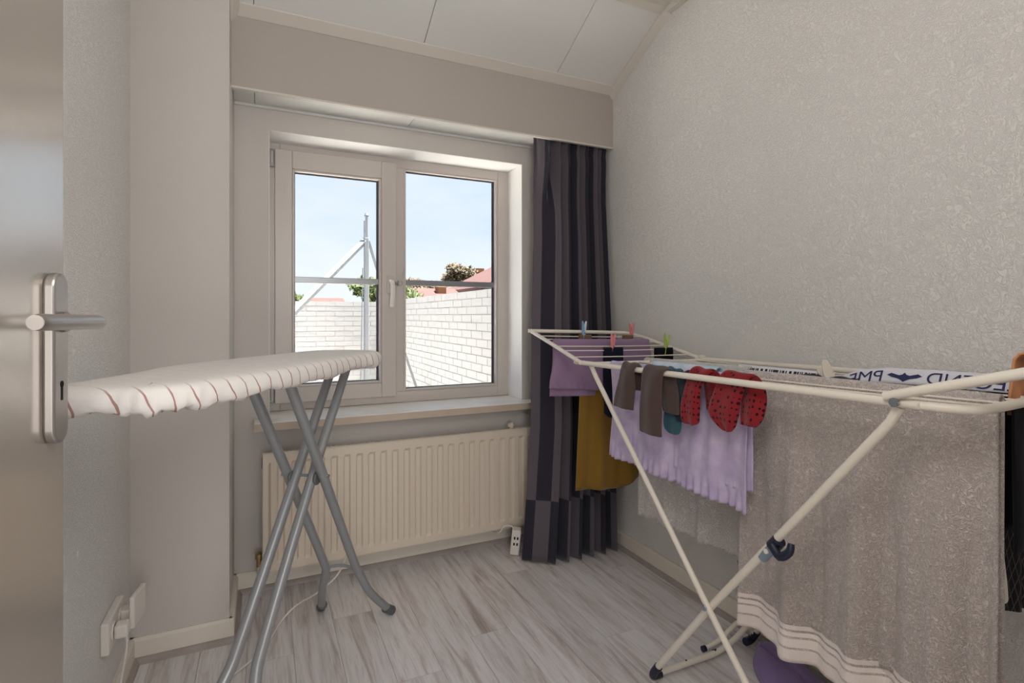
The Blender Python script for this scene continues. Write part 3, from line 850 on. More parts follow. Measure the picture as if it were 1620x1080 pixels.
def build_curtain():
    cu = thing('curtain', 'dark grey striped pleated curtain hanging in the corner right of the window', 'curtain', (1.30, 2.10, 0.0))
    NU, NZ, ZT, ZB = 300, 60, 1.944, 0.012
    NF = 7
    rows, uv = [], []
    for j in range(NZ+1):
        h = j/NZ                       # 0 bottom .. 1 top
        z = lerp(ZB, ZT, h)
        xl = interp([(0, 1.045), (0.12, 1.070), (0.30, 1.105), (0.55, 1.125), (0.75, 1.150), (0.93, 1.160), (1, 1.160)], h)
        xr = interp([(0, 1.500), (0.5, 1.515), (0.9, 1.522), (1, 1.530)], h)
        yc = interp([(0, 2.068), (0.15, 2.085), (0.5, 2.130), (0.85, 2.186), (1, 2.190)], h)
        row = []
        for i in range(NU+1):
            u = i/NU
            # first broad panel at the left, then pleats crowding to the right
            first = interp([(0, 1.0), (0.20, 1.0), (0.30, 0.0)], u)*(1-sstep((h-0.80)/0.15))
            wv = math.sin(2*math.pi*NF*u + 0.6)
            wv2 = math.sin(2*math.pi*NF*2*u + 1.9)
            am = lerp(0.050, 0.040, sstep(h))
            pinch = math.exp(-((z-1.872)/0.022)**2)
            yy = yc + am*wv*(1-first) + 0.25*am*wv2*(1-first) + first*lerp(0.048, -0.048, min(1, u/0.26))*(1-0.35*h) + 0.012*pinch*math.sin(2*math.pi*NF*2*u)
            ridge = 0.55*math.sin(4*math.pi*NF*u)/(4*math.pi*NF)
            xx = lerp(xl, xr, u**lerp(1.0, 0.95, h)) + ridge*(1-first) 
            xx = lerp(xx, lerp(xl, xl+0.125, min(1, u/0.26)) if u < 0.26 else xx, first*0.9)
            yy = max(yy, 2.0)
            if h > 0.95: yy = max(yy, YPEL+0.016)
            row.append((xx, yy, z)); uv.append((interp([(0, 0.30), (0.075, 0.5), (0.19, 1.0), (0.26, 1.30), (1, 9.2)], u) + 0.0, h))
        rows.append(row)
    MB().grid(rows).build('curtain_cloth', M['curtain'], cu, smooth=True, uv=uv, sharp=0, solid=0.0025)
build_curtain()

# ================================================================== ironing board
ANG = R(30)
AA = Vector((math.sin(ANG), math.cos(ANG), 0)); AP = Vector((math.cos(ANG), -math.sin(ANG), 0))
def IB(a, p, z): return AA*a + AP*p + Vector((0, 0, z))
def board_cover_mat():
    m = mat('striped_board_cover', (240, 235, 230), 0.85, spec=0.2, bump=(40, 0.25, 0.003))
    t, ns, ls, b = nodes(m)
    tcn = ns['Texture Coordinate']
    n = ns.new('ShaderNodeTexNoise'); n.inputs['Scale'].default_value = 9; ls.new(tcn.outputs['Object'], n.inputs['Vector'])
    dt = ns.new('ShaderNodeVectorMath'); dt.operation = 'DOT_PRODUCT'; dt.inputs[1].default_value = (0.80, 0.60, 0.35)
    ls.new(tcn.outputs['Object'], dt.inputs[0])
    ma = ns.new('ShaderNodeMath'); ma.operation = 'MULTIPLY_ADD'; ma.inputs[1].default_value = 0.035
    ls.new(n.outputs[0], ma.inputs[0]); ls.new(dt.outputs['Value'], ma.inputs[2])
    sc = ns.new('ShaderNodeMath'); sc.operation = 'MULTIPLY'; sc.inputs[1].default_value = 27; ls.new(ma.outputs[0], sc.inputs[0])
    f = ns.new('ShaderNodeMath'); f.operation = 'FRACT'; ls.new(sc.outputs[0], f.inputs[0])
    lt = ns.new('ShaderNodeMath'); lt.operation = 'LESS_THAN'; lt.inputs[1].default_value = 0.085; ls.new(f.outputs[0], lt.inputs[0])
    mi = ns.new('ShaderNodeMix'); mi.data_type = 'RGBA'
    mi.inputs['A'].default_value = (*lin((240, 235, 230)), 1); mi.inputs['B'].default_value = (*lin((176, 134, 124)), 1)
    sep = ns.new('ShaderNodeSeparateXYZ'); ls.new(tcn.outputs['UV'], sep.inputs[0])
    rm = ns.new('ShaderNodeMapRange'); rm.inputs['From Min'].default_value = 0.12; rm.inputs['From Max'].default_value = 0.40; rm.inputs['To Min'].default_value = 0.13; rm.inputs['To Max'].default_value = 0.95
    ls.new(sep.outputs['Y'], rm.inputs['Value'])
    mm = ns.new('ShaderNodeMath'); mm.operation = 'MULTIPLY'; ls.new(lt.outputs[0], mm.inputs[0]); ls.new(rm.outputs[0], mm.inputs[1])
    ls.new(mm.outputs[0], mi.inputs['Factor']); ls.new(mi.outputs['Result'], b.inputs['Base Color'])
    return m
M['cover'] = board_cover_mat()
def build_ironing_board():
    c0 = IB(1.5, -0.73, 0)
    t = thing('ironing_board', 'ironing board with striped cream cover on grey crossed tube legs', 'ironing board', (c0.x, c0.y, 0))
    ZT = 0.985
    pts = [(0.350, 1.76), (0.318, 1.835), (0.236, 1.885), (0.139, 1.872), (0.015, 1.739), (-0.089, 1.609), (-0.204, 1.444), (-0.250, 1.300), (-0.298, 1.180), (-0.335, 1.090),
           (-0.300, 1.048), (-0.216, 1.033), (-0.165, 1.024), (-0.120, 1.045), (-0.077, 1.088), (0.010, 1.200), (0.127, 1.395), (0.266, 1.625), (0.328, 1.70)]
    P, _ = catmull([Vector((x, y, 0)) for x, y in pts], [0]*len(pts), 8, closed=True)
    n = len(P)
    cen = sum(P, Vector((0, 0, 0)))/n
    nor = []
    for i in range(n):
        tg = (P[(i+1) % n] - P[i-1]).normalized(); q = Vector((tg.y, -tg.x, 0))
        if q.dot(P[i]-cen) < 0: q = -q
        nor.append(q)
    rnd = random.Random(3)
    rows = []
    prof = [(0.060, 0.0), (0.018, -0.0005), (0.006, -0.005), (0.0, -0.014), (-0.001, -0.028), (0.001, -0.040), (0.010, -0.046), (0.035, -0.043)]
    for k, (ins, dz) in enumerate(prof):
        row = []
        for i in range(n):
            wob = 0.0035*math.sin(i*0.9) + 0.003*math.sin(i*0.37+1) + 0.002*math.sin(i*2.3)
            e_ = wob*max(0, (k-4))/2.0
            ins2 = ins + (0.0018*math.sin(i*1.7+k*0.8) if k in (3, 4, 5) else 0)
            p = P[i] - nor[i]*ins2
            row.append((p.x, p.y, ZT + dz + e_))
        rows.append(row)
    g = MB().grid(rows, closed=True)
    b0 = len(g.v); g.v.append((cen.x, cen.y, ZT+0.001))
    for i in range(n): g.f.append((b0, i, (i+1) % n))
    b1 = len(g.v); g.v.append((cen.x, cen.y, ZT-0.040)); o_ = (len(prof)-1)*n
    for i in range(n): g.f.append((b1, o_+(i+1) % n, o_+i))
    uvb = [(i/n, k/7.0) for k in range(len(prof)) for i in range(n)] + [(0, 0), (0, 1)]
    g.build('board_cover', M['cover'], t, smooth=True, sharp=60, uv=uvb)
    r = 0.0138
    for sgn in (-1, 1):
        # outer frame: top towards the camera, feet towards the window
        q = -0.727 + sgn*0.053; fq = -0.741 + sgn*0.128
        lg = MB().tube([IB(1.285, q, 0.938), IB(1.485, q, 0.636), IB(1.715, q, 0.285), IB(1.752, q+sgn*0.006, 0.225), IB(1.80, lerp(q, fq, 0.45), 0.135), IB(1.905, fq, 0.018)], r, 12, 6).build('leg', M['legmetal'], t, smooth=True)
        e0 = IB(1.885, lerp(q, fq, 0.85), 0.036); e1 = IB(1.915, fq+sgn*0.008, 0.010)
        MB().tube([e0, e1], [0.0160, 0.0165], 14).build('foot_cap', M['legfoot'], lg, smooth=True)
    for sgn in (-1, 1):
        q = -0.730 + sgn*0.025; fq = -0.735 + sgn*0.12
        lg = MB().tube([IB(1.722, q+0.010, 0.938), IB(1.485, q, 0.636), IB(1.23, q+sgn*0.004, 0.330), IB(1.17, q+sgn*0.012, 0.255), IB(1.10, lerp(q, fq, 0.5), 0.160), IB(0.98, fq, 0.018)], r, 12, 6).build('leg', M['legmetal'], t, smooth=True)
        MB().tube([IB(1.00, lerp(q, fq, 0.85), 0.036), IB(0.970, fq+sgn*0.008, 0.010)], [0.0160, 0.0165], 14).build('foot_cap', M['legfoot'], lg, smooth=True)
    MB().tube([IB(1.485, -0.800, 0.636), IB(1.485, -0.655, 0.636)], 0.0042, 8).build('pivot_rod', M['bolt'], t, smooth=True)
    for q in (-0.765, -0.690):
        MB().lathe([(0.018, -0.004), (0.020, 0), (0.018, 0.004)], IB(1.480, q, 0.630), AP, 14).build('pivot_washer', M['legfoot'], t, smooth=True)
    MB().tube([IB(1.74, -0.780, 0.245), IB(1.745, -0.727, 0.252), IB(1.74, -0.674, 0.245)], 0.0055, 8, 4).build('spreader', M['legmetal'], t, smooth=True)
    MB().tube([IB(1.285, -0.80, 0.940), IB(1.285, -0.65, 0.940)], 0.010, 10).build('top_bar', M['legmetal'], t, smooth=True)
    MB().tube([IB(1.720, -0.755, 0.938), IB(1.720, -0.685, 0.938)], 0.010, 10).build('top_bar', M['legmetal'], t, smooth=True)
    MB().tube([(-0.010, 1.33, 0.940), (-0.030, 1.27, 0.934), (-0.058, 1.215, 0.930)], 0.006, 8, 5, flat=(0.004, 0.009)).build('height_lever', M['legfoot'], t, smooth=True)
    return t
build_ironing_board()
cd = MB().tube([(-0.30, 1.66, 0.005), (-0.16, 1.76, 0.005), (-0.054, 1.851, 0.005), (0.009, 1.937, 0.005), (0.058, 2.060, 0.008), (0.110, 2.07, 0.050), (0.175, 1.98, 0.125), (0.235, 1.90, 0.215), (0.262, 1.85, 0.32), (0.247, 1.82, 0.375)], 0.0032, 8, 8).build('extension_cable', M['cord'], None, smooth=True)
tag(cd, 'thin white cable trailing over the floor behind the ironing board legs', 'cable')

# ================================================================== drying rack
RN, RF = 1.070, 1.485
def rz(x, y):
    zn = 0.925 + (1.69-y)*0.0115; zf = 0.936 + (1.50-y)*0.0165
    return lerp(zn, zf, (x-RN)/(RF-RN))
def WG(s, t):
    """far wing surface: s 0 near rail .. 1 wall side, t 0 hinge .. 1 outer bar"""
    a = Vector((RN-0.004, 1.665, 0.928)).lerp(Vector((1.048, 2.035, 1.034)), t)
    b = Vector((1.490, 1.500, 0.938)).lerp(Vector((1.503, 1.935, 1.022)), t)
    return a.lerp(b, s)
def WN(s, t):
    """near wing (rises towards the doorway)"""
    a = Vector((RN-0.006, 0.590, 0.952)).lerp(Vector((1.062, 0.165, 1.085)), t)
    b = Vector((1.490, 0.590, 0.964)).lerp(Vector((1.495, 0.165, 1.090)), t)
    return a.lerp(b, s)
def build_rack():
    t = thing('drying_rack', 'white folding clothes drying rack with raised wings along the right wall', 'drying rack', (1.28, 1.05, 0.0))
    W_ = M['rack']
    # main frame: near rail bending round into the end bar, wall-side rail
    MB().tube([(RN, 1.695, rz(RN, 1.695)), (RN, 1.2, rz(RN, 1.2)), (RN, 0.62, rz(RN, .62)), (RN+0.003, 0.545, 0.938), (RN+0.030, 0.488, 0.938), (RN+0.09, 0.474, 0.940), (RF-0.10, 0.474, 0.949), (RF-0.03, 0.49, 0.951), (RF, 0.55, 0.952), (RF, 0.7, rz(RF, .7)), (RF, 1.515, rz(RF, 1.515))], 0.0088, 12, 6).build('frame_rail', W_, t, smooth=True)
    MB().tube([(RN, 1.64, rz(RN, 1.64)-0.002), (RF, 1.47, rz(RF, 1.47)-0.002)], 0.006, 10).build('end_bar', W_, t, smooth=True)
    MB().lathe([(0.0092, 0), (0.0092, 0.018), (0.007, 0.021)], (RN, 1.690, rz(RN, 1.69)), (0, 1, 0), 14).build('end_cap', W_, t, smooth=True)
    for i in range(8):
        x = RN + 0.032 + i*0.0495
        ye = lerp(1.64, 1.47, (x-RN)/(RF-RN))
        MB().tube([(x, 0.477, rz(x, .477)), (x, 1.0, rz(x, 1.0)-0.006), (x, ye, rz(x, ye))], 0.0022, 6, 3).build('wire', W_, t, smooth=True)
    # far wing
    MB().tube([WG(-0.01, -0.02), WG(0, 0.5), WG(0, 0.955), WG(0.012, 0.992), WG(0.045, 1.0), WG(0.84, 1.0), WG(0.95, 0.965), WG(1.0, 0.86), WG(1, 0.5), WG(1.0, -0.02)], 0.0080, 12, 6).build('wing_frame', W_, t, smooth=True)
    for k in (0.14, 0.33, 0.47, 0.60, 0.70, 0.82):
        MB().tube([WG(0, k), WG(0.5, k) - Vector((0, 0, 0.002)), WG(1, k)], 0.0021, 6, 3).build('wire', W_, t, smooth=True)
    # near wing
    MB().tube([WN(-0.01, -0.03), WN(0, 0.5), WN(0, 0.86), WN(0.05, 0.97), WN(0.15, 1.0), WN(0.85, 1.0), WN(0.95, 0.97), WN(1.0, 0.86), WN(1, 0.5), WN(1.0, -0.02)], 0.0092, 12, 6).build('wing_frame', W_, t, smooth=True)
    for k in (0.2, 0.36, 0.52, 0.68, 0.84):
        MB().tube([WN(0, k), WN(1, k)], 0.0021, 6).build('wire', W_, t, smooth=True)
    # crossed legs, two frames; the one with its foot under the window side carries the locking clamp
    yc_, zc_ = 1.040, 0.335
    for x, sg in ((RN, 1), (RF, -1)):
        l1 = MB().tube([(x+0.004*sg, 0.585, 0.930), (x+0.004*sg, 0.60, 0.900), (x+0.003*sg, yc_, zc_), (x, 1.262, 0.030)], 0.0098, 12).build('leg', W_, t, smooth=True)
        l2 = MB().tube([(x+0.016*sg, 1.628, 0.918), (x+0.018*sg, 1.600, 0.880), (x-0.012*sg, yc_, zc_), (x-0.010*sg, 0.735, 0.022)], 0.0085, 12).build('leg', W_, t, smooth=True)
        MB().lathe([(0.007, -0.022), (0.008, -0.020), (0.004, -0.015), (0.004, 0.015), (0.008, 0.018)], (x-0.004*sg, yc_, zc_), (1, 0, 0), 12).build('pivot_bolt', M['bolt'], t, smooth=True)
        MB().lathe([(0.0085, -0.020), (0.0085, -0.014), (0.005, -0.010), (0.005, 0.014)], (x, 0.583, 0.940), (1, 0, 0), 12).build('rail_bolt', M['bolt'], t, smooth=True)
        d = Vector((0, 1.262-0.60, 0.030-0.900)).normalized()
        c = Vector((x+0.0035*sg, 0.846, 0.575))
        cl_ = MB().tube([c - d*0.006, c + d*0.062], [0.0128, 0.0118], 14).build('leg_clamp', M['greyplastic'], l1, smooth=True)
        MB().tube([c - d*0.012, c + d*0.016], [0.0152, 0.0158], 14).build('clamp_collar', M['navyplastic'], l1, smooth=True)
        hook = [c + Vector((-0.012*sg, 0, 0)) + d*0.004, c + Vector((-0.016*sg, -0.022, -0.018)) + d*0.002, c + Vector((-0.012*sg, -0.034, -0.012)) - d*0.012, c + Vector((-0.006*sg, -0.030, 0.0)) - d*0.020]
        MB().tube(hook, [0.010, 0.010, 0.009, 0.007], 10, 4).build('clamp_lever', M['navyplastic'], l1, smooth=True)
        MB().lathe([(0.006, -0.014), (0.006, 0.0)], c + d*0.030, (1, 0, 0), 12).build('clamp_pin', M['socket'], l1, smooth=True)
        MB().tube([(x, 1.245, 0.052), (x, 1.268, 0.014), (x+0.028*sg, 1.266, 0.013)], 0.0125, 12, 5).build('foot', M['navyplastic'], l1, smooth=True)
        MB().tube([(x-0.010*sg, 0.748, 0.040), (x-0.010*sg, 0.728, 0.013), (x+0.015*sg, 0.728, 0.013)], 0.0125, 12, 5).build('foot', M['navyplastic'], l2, smooth=True)
    MB().tube([(RN+0.024, 1.265, 0.016), (1.25, 1.262, 0.016), (1.32, 1.260, 0.018), (1.40, 1.258, 0.042), (1.455, 1.256, 0.070), (RF, 1.255, 0.040)], 0.0092, 12, 5).build('floor_bar', W_, t, smooth=True)
    MB().tube([(1.30, 1.292, 0.018), (1.36, 1.289, 0.030), (1.43, 1.284, 0.068), (1.472, 1.280, 0.080)], 0.0080, 12, 5).build('floor_brace', W_, t, smooth=True)
    for x in (1.298, 1.318):
        MB().lathe([(0.0095, -0.006), (0.0095, 0.006)], (x, 1.262 + (0.03 if x < 1.31 else 0), 0.018), (1, 0, 0), 10).build('brace_cap', M['navyplastic'], t, smooth=True)
    MB().lathe([(0.003, 0), (0.003, 0.001)], (1.195, 1.2625, 0.0252), (0, 0, 1), 8).build('rivet_hole', M['blackhole'], t)
    MB().tube([(RN+0.020, 0.728, 0.014), (RF-0.020, 0.728, 0.014)], 0.0092, 12).build('floor_bar', W_, t, smooth=True)
    MB().tube([(1.285, 0.530, 0.930), (1.290, 0.530, 0.70), (1.312, 0.529, 0.562), (1.303, 0.529, 0.546), (1.250, 0.530, 0.560)], 0.0075, 10, 5).build('wing_support', W_, t, smooth=True)
    # wall-side joint bracket
    MB().box(RF-0.010, RF+0.012, 1.478, 1.500, 0.905, 0.952).build('joint_bracket', W_, t, bevel=0.004)
    return t
build_rack()

# ================================================================== laundry
M['towel'] = terry('taupe_towelling', (230, 219, 213), (186, 173, 167), band=[(0.93, 0.8), (0.938, 0.0), (0.945, 1.0), (0.952, 0.2), (0.957, 1.0), (0.972, 0.2), (0.976, 0.9)])
M['wtowel'] = terry('white_towelling', (240, 234, 229), (218, 211, 206))
M['lilac'] = fabric('lilac_cotton', (186, 168, 206), (90, 0.5, 0.004), var=(22, (214, 200, 226), 0.22))
M['mauve'] = fabric('mauve_jersey', (142, 116, 146), (260, 0.2, 0.001), var=(10, (152, 126, 154), 0.3))
M['mustard'] = fabric('mustard_cotton', (146, 112, 46), (200, 0.2, 0.001), var=(4, (132, 98, 38), 0.3))
M['black'] = fabric('black_cotton', (16, 16, 22), (200, 0.2, 0.001), sheen=0.05)
M['navy'] = fabric('navy_cotton', (26, 26, 44), (200, 0.2, 0.001), sheen=0.1)
M['brown'] = fabric('brown_knit', (82, 66, 62), (420, 0.5, 0.001))
M['brown2'] = fabric('olive_brown_knit', (116, 92, 70), (420, 0.5, 0.001))
M['teal'] = fabric('teal_knit', (52, 92, 104), (420, 0.5, 0.001))
M['dteal'] = fabric('dark_teal_knit', (30, 44, 54), (420, 0.5, 0.001))
M['purple'] = fabric('purple_cotton', (146, 124, 172), (180, 0.2, 0.001))
M['orange'] = fabric('orange_tan_cloth', (206, 140, 88), (200, 0.25, 0.001), var=(12, (224, 160, 112), 0.25))
M['wcotton'] = fabric('white_cotton', (226, 224, 232), (200, 0.2, 0.001))
M['pblue'] = fabric('pale_blue_cotton', (176, 206, 222), (200, 0.2, 0.001), var=(30, (220, 226, 232), 0.2))
M['print'] = mat('navy_print', (44, 50, 92), 0.8)
def red_dots():
    m = fabric('red_dotted_knit', (138, 34, 40), (420, 0.4, 0.001))
    t, ns, ls, b = nodes(m)
    tcn = ns['Texture Coordinate']
    mp_ = ns.new('ShaderNodeMapping'); mp_.inputs['Scale'].default_value = (6.0, 22.0, 1); mp_.inputs['Rotation'].default_value = (0, 0, 0)
    ls.new(tcn.outputs['UV'], mp_.inputs[0])
    vo = ns.new('ShaderNodeTexVoronoi'); vo.inputs['Scale'].default_value = 1.0; vo.inputs['Randomness'].default_value = 0.35
    ls.new(mp_.outputs[0], vo.inputs['Vector'])
    lt = ns.new('ShaderNodeMath'); lt.operation = 'LESS_THAN'; lt.inputs[1].default_value = 0.27; ls.new(vo.outputs['Distance'], lt.inputs[0])
    mi = ns.new('ShaderNodeMix'); mi.data_type = 'RGBA'
    mi.inputs['A'].default_value = (*lin((138, 34, 40)), 1); mi.inputs['B'].default_value = (*lin((40, 12, 22)), 1)
    ls.new(lt.outputs[0], mi.inputs['Factor']); ls.new(mi.outputs['Result'], b.inputs['Base Color'])
    return m
M['red'] = red_dots()
def check_mat():
    m = fabric('black_checked_cotton', (20, 20, 24), (200, 0.2, 0.001), sheen=0.05)
    t, ns, ls, b = nodes(m)
    tcn = ns['Texture Coordinate']; sep = ns.new('ShaderNodeSeparateXYZ')
    mp_ = ns.new('ShaderNodeMapping'); mp_.inputs['Rotation'].default_value = (0, 0, R(38)); mp_.inputs['Scale'].default_value = (15, 30, 1)
    ls.new(tcn.outputs['UV'], mp_.inputs[0]); ls.new(mp_.outputs[0], sep.inputs[0])
    outs = []
    for ax in 'XY':
        f = ns.new('ShaderNodeMath'); f.operation = 'FRACT'; ls.new(sep.outputs[ax], f.inputs[0])
        l = ns.new('ShaderNodeMath'); l.operation = 'LESS_THAN'; l.inputs[1].default_value = 0.10; ls.new(f.outputs[0], l.inputs[0]); outs.append(l)
    mxm = ns.new('ShaderNodeMath'); mxm.operation = 'MAXIMUM'; ls.new(outs[0].outputs[0], mxm.inputs[0]); ls.new(outs[1].outputs[0], mxm.inputs[1])
    mi = ns.new('ShaderNodeMix'); mi.data_type = 'RGBA'
    mi.inputs['A'].default_value = (*lin((18, 18, 22)), 1); mi.inputs['B'].default_value = (*lin((96, 88, 84)), 1)
    ls.new(mxm.outputs[0], mi.inputs['Factor']); ls.new(mi.outputs['Result'], b.inputs['Base Color'])
    return m
M['check'] = check_mat()

NX = (-1, 0, 0)
def mz(x, y): return rz(x, y) + 0.001
# big taupe towel over the first wires, facing the room
tw = drape('bath_towel', (1.215, 1.050, mz(1.215, 1.05)), (1.215, 0.492, mz(1.215, .492)), NX, lambda s: 0.682+0.010*math.sin(5*s), lambda s: 0.60, M['towel'],
           nx=110, nt_=70, r=0.010, amp=0.030, folds=3.6, ph=2.2, thick=0.006, lat=lambda s, t: 0.008*math.sin(3*t)*(1-s), seed=4, out=0.010)
tag(tw, 'large taupe bath towel with woven border hanging at the near end of the rack', 'towel')
# white towel deeper in the rack
tt = drape('hand_towel', (1.300, 1.580, mz(1.3, 1.58)), (1.300, 1.110, mz(1.3, 1.11)), NX, lambda s: 0.585-0.02*s, lambda s: 0.50, M['wtowel'],
           nx=60, nt_=40, r=0.009, amp=0.012, folds=3.0, ph=2.0, thick=0.006, lat=lambda s, t: -0.03*t*(1-s), seed=9, gath=0.003, wr=0.004)
tag(tt, 'fluffy white towel hanging low behind the lilac cloth', 'towel')
MB().add([(1.286, 1.150, 0.368), (1.286, 1.112, 0.362), (1.282, 1.128, 0.328), (1.2865, 1.150, 0.368), (1.2865, 1.112, 0.362), (1.2825, 1.128, 0.328)], [(0, 1, 2), (5, 4, 3), (0, 3, 4, 1), (1, 4, 5, 2), (2, 5, 3, 0)]).build('care_label', mat('grey_label', (120, 128, 126), 0.7), tt)
# lilac cloth
lc = drape('lilac_cloth', (1.150, 1.585, mz(1.15, 1.585)), (1.150, 0.985, mz(1.15, .985)), NX, lambda s: 0.335+0.02*s, lambda s: 0.30, M['lilac'],
           nx=120, nt_=40, r=0.007, amp=0.010, folds=3.0, ph=0.5, thick=0.002, seed=11, wr=0.005, gath=0.006, lat=lambda s, t: 0.01*math.sin(4*t)*(1-s))
tag(lc, 'crinkled lilac cloth with gathered hem hanging behind the brown and red socks', 'cloth')
# mauve trousers-top on the far wing, mustard skirt behind it
def wd(s0, s1, t_): return WG(s0, t_) + Vector((0, 0, 0.003)), WG(s1, t_) + Vector((0, 0, 0.003))
def wn():
    v = (WG(1, .5)-WG(0, .5)); return Vector((v.y, -v.x, 0)).normalized()
a, b = wd(0.035, 0.93, 0.60)
mv = drape('mauve_top', a, b, wn(), lambda s: 0.190+0.022*s, lambda s: 0.225, M['mauve'], nx=60, nt_=26, r=0.008, amp=0.007, folds=2.2, ph=0.3, thick=0.004, seed=2, gath=0.003, lat=lambda s, t: -0.012*t*(1-s) + 0.006*math.sin(5*t))
tag(mv, 'mauve top folded over a wire of the raised wing near the curtain', 'garment')
a, b = wd(0.30, 0.90, 0.60)
a = a - Vector((0, 0, 0.006)); b = b - Vector((0, 0, 0.006))
ms_ = drape('mustard_skirt', a, b, wn(), lambda s: 0.615-0.05*sstep((s-0.55)/0.3), lambda s: 0.10, M['mustard'], nx=60, nt_=34, r=0.003, amp=0.014, folds=2.6, ph=2.4, thick=0.003, seed=5, out=-0.030, lat=lambda s, t: -0.02*t*(1-s) + 0.05*t*s)
tag(ms_, 'mustard yellow skirt hanging below the mauve top in front of the curtain', 'skirt')
a, b = wd(0.36, 0.53, 0.33)
n1 = drape('navy_garment', a, b, wn(), lambda s: 0.25+0.02*math.sin(4*s), lambda s: 0.2, M['navy'], nx=24, nt_=20, r=0.006, amp=0.006, folds=1.2, thick=0.003, seed=6)
tag(n1, 'narrow navy garment clipped by the pink and white clothespin', 'garment')
a, b = wd(0.80, 0.96, 0.30)
n2 = drape('black_garment', a, b, wn(), lambda s: 0.16, lambda s: 0.14, M['black'], nx=24, nt_=16, r=0.006, amp=0.005, folds=1.3, thick=0.003, seed=8)
tag(n2, 'small black garment clipped by the green clothespin at the wall side', 'garment')
for s0, s1, lab in ((0.37, 0.49, 'olive brown sock clipped by the blue clothespin on the raised wing'), (0.80, 0.90, 'olive brown sock clipped by the pink clothespin next to the wall')):
    a, b = wd(s0, s1, 0.80)
    o = drape('sock', a, b, wn(), lambda s: 0.13, lambda s: 0.08, M['brown2'], nx=12, nt_=12, r=0.005, amp=0.003, folds=1.0, thick=0.003, seed=12)
    tag(o, lab, 'sock')

# socks over the near rail / first wire
def sock(name, label, rail, path, m, group=None):
    """path: list of (dx, z, y, half width, half thickness) from one end over the rail to the other; dx from rail x"""
    P = [Vector((rail+q[0], q[2], q[1])) for q in path]
    hw = [q[3] for q in path]; ht = [q[4] for q in path]
    P2, hw2 = catmull(P, hw, 6); _, ht2 = catmull(P, ht, 6)
    seg = 18
    rows, uv = [], []
    n = len(P2); L_ = 0
    for i in range(n):
        if i: L_ += (P2[i]-P2[i-1]).length
        tg = (P2[min(i+1, n-1)] - P2[max(i-1, 0)]); tg.y = 0
        tg = tg.normalized() if tg.length > 1e-6 else Vector((0, 0, -1))
        nn = Vector((tg.z, 0, -tg.x))
        row = []
        for k in range(seg):
            a_ = 2*math.pi*k/seg
            cw = math.cos(a_); sw = math.sin(a_)
            cw = math.copysign(abs(cw)**0.8, cw)
            wob = 0.0020*math.sin(i*0.35 + 2.0*cw) + 0.0045*math.sin(4.2*cw + 0.05*i + rail*40)*min(1, abs(i-n*0.45)/(n*0.2))
            row.append(P2[i] + Vector((0, 1, 0))*hw2[i]*cw + nn*(ht2[i]*sw + wob))
            uv.append((0.5+0.5*cw, L_*3.0))
        rows.append(row)
    g = MB().grid(rows, closed=True)
    g.f.append(tuple(reversed(range(seg)))); g.f.append(tuple((n-1)*seg+k for k in range(seg)))
    o = g.build(name, m, None, smooth=True, uv=uv, sharp=60, subsurf=1)
    return tag(o, label, 'sock', group)
zr = rz(RN, 1.3)
sock('sock', 'brown sock on the rail with a flared ribbed cuff, nearest the window', RN,
     [(-0.016, 0.800, 1.398, 0.054, 0.007), (-0.016, 0.830, 1.392, 0.048, 0.008), (-0.015, 0.880, 1.382, 0.040, 0.008), (-0.014, 0.925, 1.376, 0.037, 0.006), (-0.004, 0.9435, 1.374, 0.036, 0.005), (0.010, 0.942, 1.373, 0.036, 0.005), (0.016, 0.920, 1.37, 0.037, 0.006), (0.018, 0.860, 1.36, 0.040, 0.007)], M['brown'], 'brown socks')
sock('sock', 'longer brown sock on the rail in front of the teal sock', RN,
     [(-0.018, 0.742, 1.262, 0.052, 0.006), (-0.018, 0.790, 1.262, 0.047, 0.008), (-0.016, 0.860, 1.262, 0.043, 0.009), (-0.014, 0.925, 1.256, 0.048, 0.006), (-0.004, 0.9435, 1.250, 0.050, 0.005), (0.010, 0.943, 1.244, 0.050, 0.005), (0.0145, 0.920, 1.235, 0.046, 0.005), (0.014, 0.865, 1.218, 0.046, 0.005), (0.012, 0.812, 1.206, 0.038, 0.004)], M['brown'], 'brown socks')
W1 = RN + 0.032
sock('sock', 'teal sock with rounded toe hanging below the longer brown sock', W1,
     [(0.002, 0.748, 1.218, 0.014, 0.004), (0.002, 0.762, 1.221, 0.030, 0.006), (0.002, 0.800, 1.222, 0.036, 0.006), (0.001, 0.880, 1.215, 0.030, 0.004), (-0.003, 0.934, 1.21, 0.028, 0.004), (0.006, 0.936, 1.21, 0.028, 0.004), (0.016, 0.88, 1.21, 0.03, 0.004)], M['teal'])
sock('sock', 'dark teal sock between the teal sock and the red dotted socks', W1,
     [(-0.006, 0.792, 1.165, 0.034, 0.006), (-0.008, 0.840, 1.168, 0.034, 0.007), (-0.006, 0.900, 1.172, 0.028, 0.006), (0.000, 0.934, 1.174, 0.026, 0.004), (0.008, 0.930, 1.174, 0.026, 0.004), (0.012, 0.87, 1.174, 0.03, 0.006)], M['dteal'])
sock('sock', 'narrow red dotted sock next to the dark teal sock', W1,
     [(-0.014, 0.796, 1.128, 0.012, 0.004), (-0.016, 0.806, 1.130, 0.030, 0.008), (-0.016, 0.850, 1.130, 0.033, 0.010), (-0.012, 0.910, 1.122, 0.032, 0.007), (-0.003, 0.946, 1.105, 0.036, 0.006), (0.010, 0.944, 1.090, 0.036, 0.006), (0.014, 0.905, 1.075, 0.034, 0.007), (0.014, 0.836, 1.062, 0.042, 0.006)], M['red'], 'red dotted socks')
